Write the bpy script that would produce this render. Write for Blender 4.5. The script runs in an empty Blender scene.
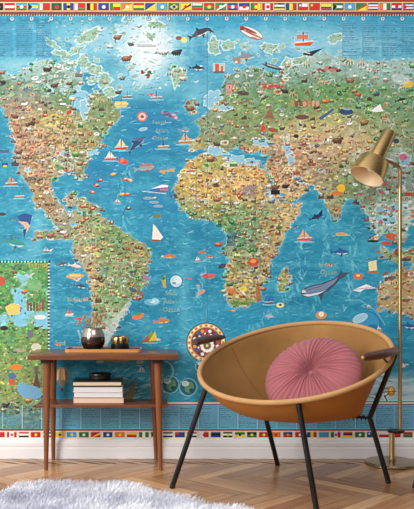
import bpy, bmesh, math, random
import numpy as np
from mathutils import Vector, Matrix, noise as mnoise
PI = math.pi
scene = bpy.context.scene
COL = scene.collection

# ------------------------------------------------------------------ camera
H0, D0, F, CX, CY = 0.84, 4.0, 800.0, 150.0, 290.0      # eye height, distance to wall, focal px, principal point
cam_d = bpy.data.cameras.new('camera'); cam = bpy.data.objects.new('camera', cam_d); COL.objects.link(cam)
cam.location = (0, -D0, H0); cam.rotation_euler = (PI/2, 0, 0)
cam_d.sensor_fit = 'VERTICAL'; cam_d.sensor_height = 24.0; cam_d.lens = 24.0*F/509
cam_d.shift_x = (207-CX)/509; cam_d.shift_y = (CY-254.5)/509
cam_d.clip_start = 0.05
scene.camera = cam

def P(px, py, D):
    return Vector(((px-CX)/F*D, D-D0, H0-(py-CY)/F*D))

# ------------------------------------------------------------------ helpers
def s2l(c):
    return tuple((v/255/12.92 if v/255 <= 0.04045 else ((v/255+0.055)/1.055)**2.4) for v in c)

def obj(name, bm_or_me, mat=None, parent=None, smooth=False):
    if isinstance(bm_or_me, bmesh.types.BMesh):
        me = bpy.data.meshes.new(name); bmesh.ops.recalc_face_normals(bm_or_me, faces=bm_or_me.faces[:])
        bm_or_me.to_mesh(me); bm_or_me.free()
    else:
        me = bm_or_me
    if smooth:
        me.polygons.foreach_set('use_smooth', [True]*len(me.polygons))
        if smooth != 'all':
            try: me.set_sharp_from_angle(angle=math.radians(38))
            except Exception: pass
    o = bpy.data.objects.new(name, me); COL.objects.link(o)
    if mat: me.materials.append(mat)
    if parent:
        o.parent = parent; o.matrix_parent_inverse = Matrix.Translation(parent.location).inverted()
    return o

def thing(name, label, cat, loc=(0, 0, 0), group=None):
    o = bpy.data.objects.new(name, None); COL.objects.link(o); o.location = loc
    o.empty_display_size = 0.05
    o['label'] = label; o['category'] = cat
    if group: o['group'] = group
    return o

def tag(o, label, cat, group=None):
    o['label'] = label; o['category'] = cat
    if group: o['group'] = group
    return o

def add_box(bm, x0, x1, y0, y1, z0, z1, bev=0.0, seg=2):
    r = bmesh.ops.create_cube(bm, size=1)
    vs = r['verts']
    for v in vs:
        v.co = Vector(((x0+x1)/2+v.co.x*(x1-x0), (y0+y1)/2+v.co.y*(y1-y0), (z0+z1)/2+v.co.z*(z1-z0)))
    if bev:
        es = list({e for v in vs for e in v.link_edges})
        bmesh.ops.bevel(bm, geom=es, offset=bev, segments=seg, affect='EDGES', profile=0.6)

def box(*a, **k):
    bm = bmesh.new(); add_box(bm, *a, **k); return bm

def catmull(pts, n=8, closed=False):
    pts = [Vector(p) for p in pts]; out = []
    N = len(pts); rng = range(N if closed else N-1)
    for i in rng:
        if closed: p0, p1, p2, p3 = pts[(i-1) % N], pts[i], pts[(i+1) % N], pts[(i+2) % N]
        else: p0, p1, p2, p3 = pts[max(i-1, 0)], pts[i], pts[i+1], pts[min(i+2, N-1)]
        for k in range(n):
            t = k/n
            out.append(0.5*((2*p1)+(p2-p0)*t+(2*p0-5*p1+4*p2-p3)*t*t+(3*p1-p0-3*p2+p3)*t**3))
    if not closed: out.append(pts[-1])
    return out

def add_tube(bm, pts, rad, n=12, closed=False, cap=True, squash=None):
    pts = [Vector(p) for p in pts]; N = len(pts)
    rads = rad if isinstance(rad, (list, tuple)) else [rad]*N
    rings = []; up = None
    for i in range(N):
        if closed: t = pts[(i+1) % N]-pts[(i-1) % N]
        else: t = pts[min(i+1, N-1)]-pts[max(i-1, 0)]
        t.normalize()
        if squash: u = squash - t*squash.dot(t)
        elif up is None: u = t.orthogonal()
        else: u = up - t*up.dot(t)
        u.normalize(); up = u; w = t.cross(u)
        r = rads[i]
        ra, rb = (r if isinstance(r, tuple) else (r, r))
        rings.append([bm.verts.new(pts[i]+u*ra*math.cos(2*PI*k/n)+w*rb*math.sin(2*PI*k/n)) for k in range(n)])
    for i in range(N if closed else N-1):
        a, b = rings[i], rings[(i+1) % N]
        for k in range(n):
            bm.faces.new((a[k], a[(k+1) % n], b[(k+1) % n], b[k]))
    if cap and not closed:
        bm.faces.new(rings[0][::-1]); bm.faces.new(rings[-1])

def tube(*a, **k):
    bm = bmesh.new(); add_tube(bm, *a, **k); return bm

def add_lathe(bm, prof, c, axis=Vector((0, 0, 1)), n=48, cap0=False, cap1=False):
    axis = Vector(axis).normalized(); u = axis.orthogonal().normalized(); w = axis.cross(u); c = Vector(c)
    rings = []
    for r, h in prof:
        if r < 1e-6: rings.append([bm.verts.new(c+axis*h)])
        else: rings.append([bm.verts.new(c+axis*h+(u*math.cos(2*PI*k/n)+w*math.sin(2*PI*k/n))*r) for k in range(n)])
    for a, b in zip(rings, rings[1:]):
        for k in range(n):
            if len(a) == 1: bm.faces.new((a[0], b[(k+1) % n], b[k]))
            elif len(b) == 1: bm.faces.new((a[k], a[(k+1) % n], b[0]))
            else: bm.faces.new((a[k], a[(k+1) % n], b[(k+1) % n], b[k]))

def lathe(*a, **k):
    bm = bmesh.new(); add_lathe(bm, *a, **k); return bm

# ------------------------------------------------------------------ materials
def mat(name, col, rough=0.5, metal=0.0, spec=0.5, noise=None, bump=None, **kw):
    """col sRGB 0-255; noise=(scale, colour2, stretch, contrast); bump=(scale, strength)"""
    m = bpy.data.materials.new(name); m.use_nodes = True
    nt = m.node_tree; b = nt.nodes['Principled BSDF']
    b.inputs['Base Color'].default_value = (*s2l(col), 1)
    b.inputs['Roughness'].default_value = rough; b.inputs['Metallic'].default_value = metal
    b.inputs['Specular IOR Level'].default_value = spec
    for k, v in kw.items(): b.inputs[k.replace('_', ' ')].default_value = v
    tc = nt.nodes.new('ShaderNodeTexCoord')
    if noise:
        sc, c2, st, con = noise
        mp = nt.nodes.new('ShaderNodeMapping'); mp.inputs['Scale'].default_value = st
        nz = nt.nodes.new('ShaderNodeTexNoise'); nz.inputs['Scale'].default_value = sc; nz.inputs['Detail'].default_value = 6
        cr = nt.nodes.new('ShaderNodeValToRGB')
        cr.color_ramp.elements[0].position = 0.5-con; cr.color_ramp.elements[1].position = 0.5+con
        cr.color_ramp.elements[0].color = (*s2l(col), 1); cr.color_ramp.elements[1].color = (*s2l(c2), 1)
        nt.links.new(tc.outputs['Object'], mp.inputs[0]); nt.links.new(mp.outputs[0], nz.inputs['Vector'])
        nt.links.new(nz.outputs['Fac'], cr.inputs[0]); nt.links.new(cr.outputs[0], b.inputs['Base Color'])
    if bump:
        nz2 = nt.nodes.new('ShaderNodeTexNoise'); nz2.inputs['Scale'].default_value = bump[0]; nz2.inputs['Detail'].default_value = 5
        bp = nt.nodes.new('ShaderNodeBump'); bp.inputs['Strength'].default_value = bump[1]; bp.inputs['Distance'].default_value = 0.003
        nt.links.new(tc.outputs['Object'], nz2.inputs['Vector'])
        nt.links.new(nz2.outputs['Fac'], bp.inputs['Height']); nt.links.new(bp.outputs[0], b.inputs['Normal'])
    return m

def attr_mat(name, attr, rough=0.6, spec=0.3, grain=None):
    m = bpy.data.materials.new(name); m.use_nodes = True
    nt = m.node_tree; b = nt.nodes['Principled BSDF']
    a = nt.nodes.new('ShaderNodeAttribute'); a.attribute_name = attr
    b.inputs['Roughness'].default_value = rough; b.inputs['Specular IOR Level'].default_value = spec
    nt.links.new(a.outputs['Color'], b.inputs['Base Color'])
    return m

M_wall = mat('wall_paint', (222, 218, 212), 0.8, bump=(60, 0.1))
M_base = mat('baseboard_paint', (238, 236, 236), 0.45, bump=(40, 0.05))
M_walnut = mat('walnut', (126, 74, 42), 0.26, noise=(6, (96, 54, 30), (1.2, 14, 14), 0.25))
M_walnutv = mat('walnut_leg', (142, 84, 48), 0.3, noise=(6, (110, 62, 34), (14, 14, 1.2), 0.25))
M_dark = mat('dark_bracket', (34, 20, 16), 0.5)
M_black = mat('black_steel', (9, 9, 10), 0.34, spec=0.5, bump=(200, 0.03))
M_teak = mat('armrest_wood', (88, 46, 36), 0.35, noise=(8, (64, 32, 26), (6, 6, 6), 0.2))
M_suede = mat('tan_suede', (162, 120, 72), 0.88, spec=0.15, noise=(3.2, (124, 86, 44), (1, 1, 1), 0.22), bump=(180, 0.25))
M_outer = mat('tan_leather_outside', (174, 116, 54), 0.7, spec=0.25, noise=(4, (150, 94, 38), (1, 1, 1), 0.28), bump=(120, 0.2))
M_rim = mat('rim_leather', (192, 150, 102), 0.75, spec=0.2, noise=(9, (176, 132, 84), (1, 1, 1), 0.25), bump=(90, 0.15))
M_pink = mat('pink_velvet', (166, 98, 102), 0.78, spec=0.2, noise=(7, (150, 84, 90), (1, 1, 1), 0.3), bump=(250, 0.12), Sheen_Weight=0.15)
M_brass = mat('brushed_brass', (216, 182, 126), 0.26, 1.0, noise=(3, (204, 164, 104), (1, 1, 60), 0.25))
M_brass2 = mat('brass_post', (200, 168, 116), 0.3, 1.0)
M_base_metal = mat('lamp_base_metal', (168, 152, 124), 0.26, 1.0, noise=(30, (150, 134, 108), (1, 1, 1), 0.3))
M_inner = mat('shade_inside', (240, 216, 180), 0.5, 0.3)
M_bulb = mat('bulb_glass', (240, 232, 220), 0.15)
M_tray = mat('tray_wood', (206, 150, 84), 0.45, noise=(5, (186, 128, 66), (1, 12, 12), 0.25))
M_blk = mat('black_lacquer', (20, 18, 20), 0.3)
M_vase = mat('smoked_glaze', (84, 68, 66), 0.12, 0.8, bump=(14, 0.25))
M_vtop = mat('silver_glaze', (176, 160, 150), 0.16, 0.7, bump=(18, 0.3))
M_gold = mat('gold_glass', (206, 170, 104), 0.25, 0.7, noise=(60, (70, 50, 30), (1, 1, 0.2), 0.08))
M_twig = mat('dried_stem', (168, 128, 72), 0.8)
M_bud = mat('dried_bud', (170, 96, 74), 0.8, noise=(60, (200, 150, 110), (1, 1, 1), 0.2))
M_page = mat('page_white', (226, 222, 220), 0.8, noise=(4, (206, 202, 202), (1, 1, 90), 0.3))
M_pagec = mat('page_cream', (226, 206, 176), 0.8, noise=(4, (210, 188, 156), (1, 1, 90), 0.3))
M_cov_w = mat('cover_white', (220, 216, 214), 0.5)
M_cov_c = mat('cover_tan', (196, 160, 126), 0.5)
M_cov_r = mat('cover_rust', (176, 96, 80), 0.5)
M_fur = attr_mat('sheepskin_fur', 'tint', 0.9, 0.1)
M_hide = mat('sheepskin_hide', (226, 226, 232), 0.9)

# ------------------------------------------------------------------ the mural painter (flat printed wallpaper)
KS = 3.2                                   # painted samples per wallpaper unit (1 unit = 5 mm)
X0, X1, Y0, Y1 = -60, 474, -22, 438.6
W, Hh = int((X1-X0)*KS), int((Y1-Y0)*KS)
W -= W % 2; Hh -= Hh % 2
rng = np.random.default_rng(11); R = random.Random(5)
img = np.zeros((Hh, W, 3), np.float32)
yy, xx = np.mgrid[0:Hh, 0:W].astype(np.float32)
UX = xx/KS+X0; UY = yy/KS+Y0

def vnoise(sx, sy, seed):
    g = np.random.default_rng(seed); nx = int((X1-X0)/sx)+3; ny = int((Y1-Y0)/sy)+3
    t = g.random((ny, nx)).astype(np.float32)
    fx = (UX-X0)/sx; fy = (UY-Y0)/sy; ix = fx.astype(int); iy = fy.astype(int)
    ax = fx-ix; ay = fy-iy; ax = ax*ax*(3-2*ax); ay = ay*ay*(3-2*ay)
    return (t[iy, ix]*(1-ax)+t[iy, ix+1]*ax)*(1-ay)+(t[iy+1, ix]*(1-ax)+t[iy+1, ix+1]*ax)*ay

def fbm(sx, sy, seed, o=4):
    s = 0; a = 1; tot = 0
    for i in range(o):
        s = s+a*vnoise(sx/2**i, sy/2**i, seed+i*7); tot += a; a *= 0.55
    return s/tot

def mix(mask, col, a=1.0):
    global img
    m = (mask*a)[..., None]
    img[:] = img*(1-m)+np.array(col, np.float32)*m

def region(x0, x1, y0, y1):
    i0 = max(0, int((x0-X0)*KS)-1); i1 = min(W, int((x1-X0)*KS)+2)
    j0 = max(0, int((y0-Y0)*KS)-1); j1 = min(Hh, int((y1-Y0)*KS)+2)
    return i0, i1, j0, j1

def put(i0, i1, j0, j1, m, col, a):
    s = img[j0:j1, i0:i1]
    if a >= 1: s[m] = col
    else: s[m] = s[m]*(1-a)+np.array(col, np.float32)*a

def ell(x, y, rx, ry, col, rot=0.0, a=1.0):
    r = max(rx, ry)
    i0, i1, j0, j1 = region(x-r, x+r, y-r, y+r)
    if i0 >= i1 or j0 >= j1: return
    dx = UX[j0:j1, i0:i1]-x; dy = UY[j0:j1, i0:i1]-y
    c, s = math.cos(rot), math.sin(rot)
    m = ((dx*c+dy*s)/rx)**2+((-dx*s+dy*c)/ry)**2 <= 1
    put(i0, i1, j0, j1, m, col, a)

def rect(x0, x1, y0, y1, col, a=1.0):
    i0 = max(0, round((x0-X0)*KS)); i1 = min(W, round((x1-X0)*KS)); j0 = max(0, round((y0-Y0)*KS)); j1 = min(Hh, round((y1-Y0)*KS))
    if i0 >= i1 or j0 >= j1: return
    img[j0:j1, i0:i1] = img[j0:j1, i0:i1]*(1-a)+np.array(col, np.float32)*a

def pmask(pts, reg=None):
    xs = [p[0] for p in pts]; ys = [p[1] for p in pts]
    i0, i1, j0, j1 = reg or region(min(xs), max(xs), min(ys), max(ys))
    if i0 >= i1 or j0 >= j1: return None
    px = UX[j0:j1, i0:i1]; py = UY[j0:j1, i0:i1]; m = np.zeros(px.shape, bool)
    for k in range(len(pts)):
        xa, ya = pts[k]; xb, yb = pts[(k+1) % len(pts)]
        if ya == yb: continue
        m ^= ((ya > py) != (yb > py)) & (px < (xb-xa)*(py-ya)/(yb-ya)+xa)
    return i0, i1, j0, j1, m

def poly(pts, col, a=1.0):
    r = pmask(pts)
    if r: put(*r[:4], r[4], col, a)

def line(pts, w, col, a=1.0):
    for (xa, ya), (xb, yb) in zip(pts, pts[1:]):
        l = math.hypot(xb-xa, yb-ya) or 1; nx, ny = -(yb-ya)/l*w/2, (xb-xa)/l*w/2
        poly([(xa+nx, ya+ny), (xb+nx, yb+ny), (xb-nx, yb-ny), (xa-nx, ya-ny)], col, a)

def rough_coast(pts, amp=1.6, n=7, seed=0):
    g = random.Random(seed); out = []
    for k in range(len(pts)):
        a, b = pts[k], pts[(k+1) % len(pts)]; l = math.hypot(b[0]-a[0], b[1]-a[1]); m = max(1, int(l/3))
        for i in range(m):
            t = i/m
            out.append((a[0]+(b[0]-a[0])*t+g.uniform(-amp, amp), a[1]+(b[1]-a[1])*t+g.uniform(-amp, amp)))
    return out

def blur(a, r):
    r = max(1, int(r*KS)); k = 2*r+1
    for ax in (0, 1):
        for _ in range(2):
            p = np.pad(a, [(r+1, r) if i == ax else (0, 0) for i in range(2)], mode='edge')
            c = np.cumsum(p, axis=ax, dtype=np.float64)
            a = ((c[k:] - c[:-k]) if ax == 0 else (c[:, k:]-c[:, :-k]))/k
            a = a.astype(np.float32)
    return a

# ocean
n1 = fbm(60, 40, 1); n2 = fbm(26, 7, 50, 4); n3 = fbm(9, 9, 90, 3)
deep = np.array((22, 122, 154), np.float32); mid = np.array((44, 146, 174), np.float32); lite = np.array((128, 196, 214), np.float32)
img[:] = deep
mix(np.clip(n1*1.6-0.35, 0, 1), mid)
north = np.clip((92-UY)/50, 0, 1)*np.clip((UY-16)/14, 0.35, 1)
mix(north, (112, 184, 208), 0.85)
mix(np.clip((n2-0.48)*5, 0, 1), (84, 174, 198), 0.34); mix(np.clip((0.44-n2)*6, 0, 1), (16, 104, 142), 0.4); n4 = fbm(4, 2.4, 500, 3); mix(np.clip((n4-.55)*6, 0, 1), (110, 192, 210), 0.22); mix(np.clip((.45-n4)*6, 0, 1), (18, 112, 148), 0.25)
mix(np.clip((n3-0.55)*4, 0, 1)*(0.2+0.8*north), (170, 214, 226), 0.55)
def soft(x, y, rx, ry, col, a=1.0, p=1.0):
    m = np.exp(-(((UX-x)/rx)**2+((UY-y)/ry)**2)**p)
    mix(m, col, a)
for s in [(18, 40, 34, 14, (44, 142, 182), .7), (380, 28, 70, 9, (40, 146, 184), .8), (230, 24, 60, 8, (40, 150, 188), .7),
          (150, 48, 26, 34, (222, 234, 236), .9), (290, 45, 60, 16, (140, 196, 216), .7), (345, 40, 40, 15, (150, 200, 212), .5),
          (98, 40, 30, 20, (170, 208, 218), .6), (20, 66, 30, 8, (156, 204, 214), .7), (200, 68, 10, 30, (60, 150, 186), .6),
          (230, 60, 16, 24, (120, 186, 210), .5), (125, 85, 22, 14, (150, 200, 214), .7), (160, 84, 26, 10, (130, 192, 210), .6),
          (150, 130, 26, 26, (14, 108, 158), .75), (120, 160, 22, 10, (20, 122, 168), .6), (95, 172, 20, 20, (14, 104, 152), .6),
          (200, 92, 18, 14, (150, 200, 214), .5), (196, 120, 8, 12, (70, 160, 190), .5),
          (165, 205, 30, 22, (24, 124, 170), .5), (240, 325, 60, 18, (30, 146, 186), .5), (370, 330, 40, 30, (30, 140, 180), .5),
          (184, 300, 7, 60, (110, 190, 206), .45), (38, 230, 6, 36, (120, 190, 206), .55), (30, 250, 8, 16, (110, 186, 204), .5)]:
    soft(*s)
gline = [((325, 205), (326, 240), (320, 280), (314, 312)), ((353, 222), (352, 260), (348, 290), (345, 318)), ((300, 238), (302, 270), (296, 290)), ((205, 272), (198, 290), (196, 305)), ((296, 290), (262, 322), (240, 335)), ((128, 168), (118, 200), (126, 232))]
for g in gline:
    for _ in range(26):
        k = R.randrange(len(g)-1); t = R.random(); a, b = g[k], g[k+1]
        x = a[0]+(b[0]-a[0])*t+R.gauss(0, 2); y = a[1]+(b[1]-a[1])*t+R.gauss(0, 2)
        ell(x, y, R.uniform(1.5, 5), R.uniform(.4, 1.3), (150, 212, 222), R.uniform(.8, 2.2), .3)
for k in range(700):
    x = R.uniform(X0, X1); y = R.uniform(70, 400)
    ell(x, y, R.uniform(2, 9), R.uniform(.25, .6), R.choice([(110, 196, 216), (20, 110, 160), (70, 170, 200)]), R.uniform(-.25, .25), R.uniform(.15, .4))

# lands
LANDS = {
 'namerica': [(-60, 74), (0, 74), (18, 74), (34, 62), (50, 60), (62, 66), (74, 70), (84, 82), (76, 90), (70, 97), (71, 106), (80, 113), (84, 121), (87, 114), (89, 104), (92, 92), (100, 90), (109, 99), (119, 110), (120, 120), (110, 124), (104, 135), (99, 145), (92, 152), (89, 160), (84, 168), (84, 180), (79, 178), (74, 172), (62, 173), (53, 178), (50, 188), (54, 198), (61, 206), (68, 214), (72, 226), (78, 236), (70, 238), (58, 229), (48, 216), (40, 207), (35, 197), (31, 187), (20, 172), (13, 152), (13, 138), (8, 120), (0, 105), (-60, 98)],
 'samerica': [(74, 240), (76, 228), (82, 216), (92, 214), (104, 218), (112, 225), (122, 231), (133, 237), (147, 246), (151, 255), (148, 268), (145, 284), (137, 294), (130, 300), (126, 312), (119, 322), (112, 335), (106, 346), (98, 350), (94, 334), (93, 312), (92, 292), (89, 278), (81, 266), (74, 254)],
 'africa': [(192, 158), (186, 164), (178, 176), (175, 190), (178, 203), (186, 214), (198, 219), (212, 219), (221, 225), (226, 236), (224, 247), (229, 260), (226, 272), (225, 285), (229, 300), (233, 308), (246, 307), (256, 300), (262, 288), (266, 275), (272, 262), (276, 250), (286, 234), (297, 215), (303, 203), (292, 205), (283, 201), (273, 186), (264, 170), (256, 163), (240, 164), (226, 158), (212, 154), (200, 155)],
 'eurasia': [(222, 87), (228, 76), (240, 69), (258, 67), (275, 76), (284, 64), (300, 56), (322, 54), (345, 57), (380, 62), (414, 60), (474, 58), (474, 188), (440, 200), (416, 214), (408, 228), (402, 242), (394, 240), (388, 226), (384, 234), (378, 238), (371, 226), (366, 213), (362, 204), (354, 198), (346, 200), (341, 212), (335, 222), (329, 212), (322, 198), (318, 188), (311, 184), (306, 192), (298, 199), (288, 201), (279, 191), (268, 174), (264, 164), (270, 158), (262, 152), (250, 152), (236, 148), (226, 150), (214, 146), (200, 150), (190, 151), (187, 142), (196, 138), (202, 130), (196, 122), (204, 114), (214, 106)],
 'britain': [(184, 108), (190, 98), (197, 102), (198, 112), (190, 115)],
 'caribbean': [(68, 202), (80, 199), (94, 204), (101, 211), (92, 213), (80, 209)], 'isthmus': [(34, 232), (48, 230), (64, 228), (74, 230), (74, 239), (60, 238), (46, 239), (36, 238)], 'antilles': [(62, 214), (78, 211), (84, 216), (78, 224), (64, 224)],
 'yucatan': [(66, 196), (74, 192), (76, 204), (68, 208)],
 'madagascar': [(279, 276), (286, 268), (290, 276), (285, 290), (279, 290)],
 'australia': [(378, 288), (386, 276), (400, 270), (440, 262), (474, 268), (474, 325), (412, 318), (404, 312), (392, 312), (380, 306)],
 'indonesia': [(380, 246), (392, 252), (404, 250), (420, 252), (420, 262), (396, 262), (382, 256)],
 'iceland': [(172, 70), (182, 66), (188, 74), (180, 80), (172, 78)],
 'baja': [(33, 196), (44, 194), (45, 208), (34, 208)],
}
landmask = np.zeros((Hh, W), np.float32)
for i, (k, pts) in enumerate(LANDS.items()):
    r = pmask(rough_coast(pts, 2.1, seed=i))
    landmask[r[2]:r[3], r[0]:r[1]] = np.maximum(landmask[r[2]:r[3], r[0]:r[1]], r[4])
halo = np.clip(blur(landmask, 2.2)*2.2, 0, 1)*np.clip(0.3+n3*1.2, 0, 1)
mix(halo*np.clip((fbm(5, 4, 310)-.3)*2.4, 0, 1), (190, 220, 222), 0.7)
edge = np.clip(blur(landmask, 0.4)*1.8, 0, 1)
mix(edge, (214, 226, 214), 0.5)
base = np.zeros_like(img); base[:] = (122, 138, 92)
BL = [(20, 82, 40, 16, (86, 140, 118)), (60, 74, 40, 14, (112, 154, 138)), (100, 110, 18, 22, (120, 146, 84)), (45, 122, 20, 10, (182, 164, 76)), (20, 120, 20, 26, (158, 124, 96)),
      (36, 150, 22, 16, (178, 134, 98)), (70, 140, 18, 16, (164, 146, 84)), (85, 155, 12, 14, (126, 140, 92)), (62, 160, 12, 8, (132, 160, 132)), (50, 185, 18, 20, (162, 130, 86)), (24, 104, 14, 12, (150, 138, 110)), (70, 100, 12, 9, (86, 136, 78)),
      (68, 215, 14, 14, (150, 148, 118)), (90, 225, 18, 10, (142, 152, 92)), (110, 245, 28, 16, (108, 146, 74)), (85, 250, 14, 16, (168, 144, 102)), (135, 256, 14, 14, (156, 150, 84)), (130, 275, 14, 14, (112, 140, 84)), (115, 295, 22, 20, (118, 150, 80)), (92, 285, 6, 30, (206, 168, 104)), (110, 330, 14, 18, (192, 206, 200)), (102, 312, 10, 14, (132, 164, 100)),
      (215, 182, 46, 20, (206, 162, 74)), (190, 170, 16, 14, (186, 160, 74)), (245, 175, 20, 16, (206, 160, 80)), (185, 205, 14, 12, (136, 148, 76)), (215, 214, 30, 8, (116, 146, 72)), (240, 232, 20, 16, (72, 134, 84)), (262, 215, 16, 12, (128, 142, 84)), (285, 215, 14, 14, (196, 160, 92)), (270, 240, 9, 22, (176, 140, 76)), (240, 262, 16, 14, (138, 146, 82)), (242, 290, 20, 18, (184, 162, 90)), (240, 304, 12, 5, (120, 150, 74)), (214, 166, 14, 5, (120, 160, 60)),
      (240, 80, 22, 14, (92, 140, 116)), (280, 78, 24, 14, (106, 146, 130)), (340, 66, 60, 13, (128, 170, 160)), (400, 72, 30, 16, (126, 166, 158)), (290, 100, 50, 18, (94, 146, 76)), (250, 115, 24, 16, (118, 146, 80)), (340, 96, 50, 14, (92, 150, 80)), (400, 100, 40, 20, (86, 146, 92)), (225, 135, 22, 14, (122, 138, 84)), (205, 105, 16, 14, (128, 156, 132)), (300, 130, 22, 12, (196, 172, 104)), (332, 120, 26, 12, (176, 172, 92)), (345, 140, 38, 18, (196, 166, 118)), (300, 160, 26, 14, (186, 142, 96)), (325, 175, 20, 14, (160, 132, 96)), (270, 155, 20, 9, (176, 146, 96)), (280, 180, 16, 12, (182, 138, 96)), (300, 190, 14, 8, (192, 158, 98)), (330, 196, 14, 12, (150, 140, 90)), (345, 180, 16, 16, (110, 148, 80)), (372, 190, 18, 20, (112, 148, 110)), (385, 215, 20, 18, (166, 196, 190)), (404, 165, 18, 22, (150, 186, 190)), (395, 135, 18, 14, (120, 140, 88)), (376, 120, 22, 12, (138, 152, 84)), (440, 150, 40, 30, (110, 150, 90)),
      (395, 292, 22, 20, (180, 150, 92)), (440, 290, 30, 30, (186, 140, 80)), (400, 256, 20, 8, (140, 150, 92)), (284, 280, 6, 12, (150, 150, 84)), (190, 145, 12, 8, (176, 160, 92)), (38, 202, 6, 6, (160, 128, 92))]
num = base*0.15; den = np.full((Hh, W, 1), 0.15, np.float32)
for x, y, rx, ry, c in BL:
    g = np.exp(-((UX-x)/rx)**2-((UY-y)/ry)**2)[..., None].astype(np.float32)*1.5
    num += g*np.array(c, np.float32); den += g
lc = num/den
gray = lc.mean(axis=2, keepdims=True); lc = gray+(lc-gray)*0.82
f1 = fbm(3.2, 2.2, 210, 3)[..., None]; f2 = fbm(4.2, 3.0, 240, 3)[..., None]; f3 = fbm(5, 4, 270, 3)[..., None]
busy = (0.4+0.75*np.exp(-((UX-45)/48)**2-((UY-150)/38)**2)+0.55*np.exp(-((UX-235)/60)**2-((UY-235)/80)**2)+0.4*np.exp(-((UX-110)/45)**2-((UY-265)/60)**2)+0.4*np.exp(-((UX-300)/60)**2-((UY-175)/26)**2)).clip(0, 1.05)[..., None]
lc = lc*(1+(0.9*f1-.43)*busy)+(f2-.5)*busy*np.array((60, 4, -30), np.float32)+(f3-.5)*busy*np.array((20, 36, 60), np.float32)
pale = (np.clip((f3-.5+.25*np.clip((84-UY)/20, 0, 1)[..., None])*7, 0, 1)*(0.1+(0.3+0.35*(UX < 190))[..., None]*np.clip((95-UY)/30, 0, 1)[..., None]+0.4*np.exp(-((UX-385)/32)**2-((UY-200)/45)**2)[..., None])).clip(0, 1)
lc = lc*0.97+4; lc = lc*(1-pale)+np.array((176, 208, 208), np.float32)*pale
img[:] = img*(1-landmask[..., None])+lc*landmask[..., None]

# ice, arctic islands, inland waters
gp = rough_coast([(114, 26), (132, 18), (156, 19), (168, 30), (172, 46), (164, 60), (156, 72), (148, 84), (140, 88), (130, 74), (122, 56), (114, 42)], 3, seed=40)
poly(gp, (206, 224, 228), .45)
for a_, b_ in zip(gp, gp[1:]):
    if R.random() < .55: ell(a_[0]+R.gauss(0, 1.5), a_[1]+R.gauss(0, 1.5), R.uniform(1, 3.4), R.uniform(.6, 1.8), R.choice([(130, 166, 130), (110, 140, 120), (226, 236, 238), (150, 180, 190)]), R.uniform(-1, 1), .6)
mix(np.exp(-((UX-146)/17)**2-((UY-50)/24)**2)*np.clip(.3+fbm(7, 5, 333), 0, 1), (234, 238, 240), .8)
def isle(x, y, rx, ry, col, rt, a):
    pts = []; g = random.Random(int(x*7+y*13))
    for k in range(18):
        t = k*2*PI/18; q = g.uniform(.6, 1.25); u, v = rx*q*math.cos(t), ry*q*math.sin(t)
        pts.append((x+u*math.cos(rt)-v*math.sin(rt), y+u*math.sin(rt)+v*math.cos(rt)))
    poly(pts, col, a)
for x, y, rx, ry, rt in [(88, 36, 12, 5, -.5), (62, 54, 9, 3, .3), (76, 50, 8, 3, -.3), (52, 44, 8, 2.5, .6), (70, 64, 8, 4, 0), (84, 62, 7, 5, .8), (96, 70, 8, 5, .5), (104, 80, 6, 7, .2), (92, 80, 5, 4, 0), (56, 68, 7, 4, 0), (110, 92, 6, 5, 0), (156, 25, 9, 3, .1), (150, 36, 6, 3, .9), (176, 78, 5, 9, .2), (300, 60, 10, 3, -.3), (286, 66, 4, 8, .3), (270, 48, 9, 5, 0), (228, 45, 7, 5, 0), (214, 46, 6, 8, 0), (335, 38, 7, 4, -.4)]:
    isle(x, y, rx*1.12+.8, ry*1.12+.8, (212, 230, 230), rt, .7); isle(x, y, rx, ry, (132, 172, 140), rt, .8)
    for _ in range(int(rx*ry*.5)): ell(x+R.uniform(-rx, rx)*.8, y+R.uniform(-ry, ry)*.8, R.uniform(.5, 1.5), R.uniform(.4, 1), R.choice([(96, 134, 104), (190, 208, 190), (160, 180, 130), (120, 120, 110)]), R.uniform(-1, 1), .6)
for k in range(75):
    x, y = (R.uniform(44, 138), R.uniform(28, 96)) if k < 50 else (R.uniform(212, 345), R.uniform(38, 62))
    rx = R.uniform(1.2, 4); ry = rx*R.uniform(.4, .8); rt = R.uniform(-1, 1)
    isle(x, y, rx+.6, ry+.6, (206, 224, 224), rt, .6); isle(x, y, rx, ry, R.choice([(128, 166, 138), (150, 178, 150), (140, 190, 206), (112, 148, 124)]), rt, .75)
for x, y, rx, ry, rt in [(80, 98, 8, 10, .2), (84, 108, 5, 9, 0), (92, 152, 6, 3, 0), (66, 154, 6, 3, .2), (262, 142, 9, 4, .1), (287, 149, 3.4, 9, -.3), (216, 151, 10, 4.5, .1), (236, 160, 10, 5, .1), (252, 162, 8, 4, 0), (212, 98, 8, 9, .4), (222, 108, 8, 3, 0), (404, 160, 9, 6, .3), (386, 216, 12, 9, .3), (400, 186, 5, 12, 0), (398, 206, 8, 5, 0), (272, 196, 2, 9, -.5), (291, 158, 3, 6, 0), (300, 180, 7, 2, .4), (28, 170, 3, 2, 0)]:
    isle(x, y, rx*1.1+.8, ry*1.1+.8, (216, 228, 226), rt, .6); isle(x, y, rx, ry, (130, 182, 206), rt, .9)

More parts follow.
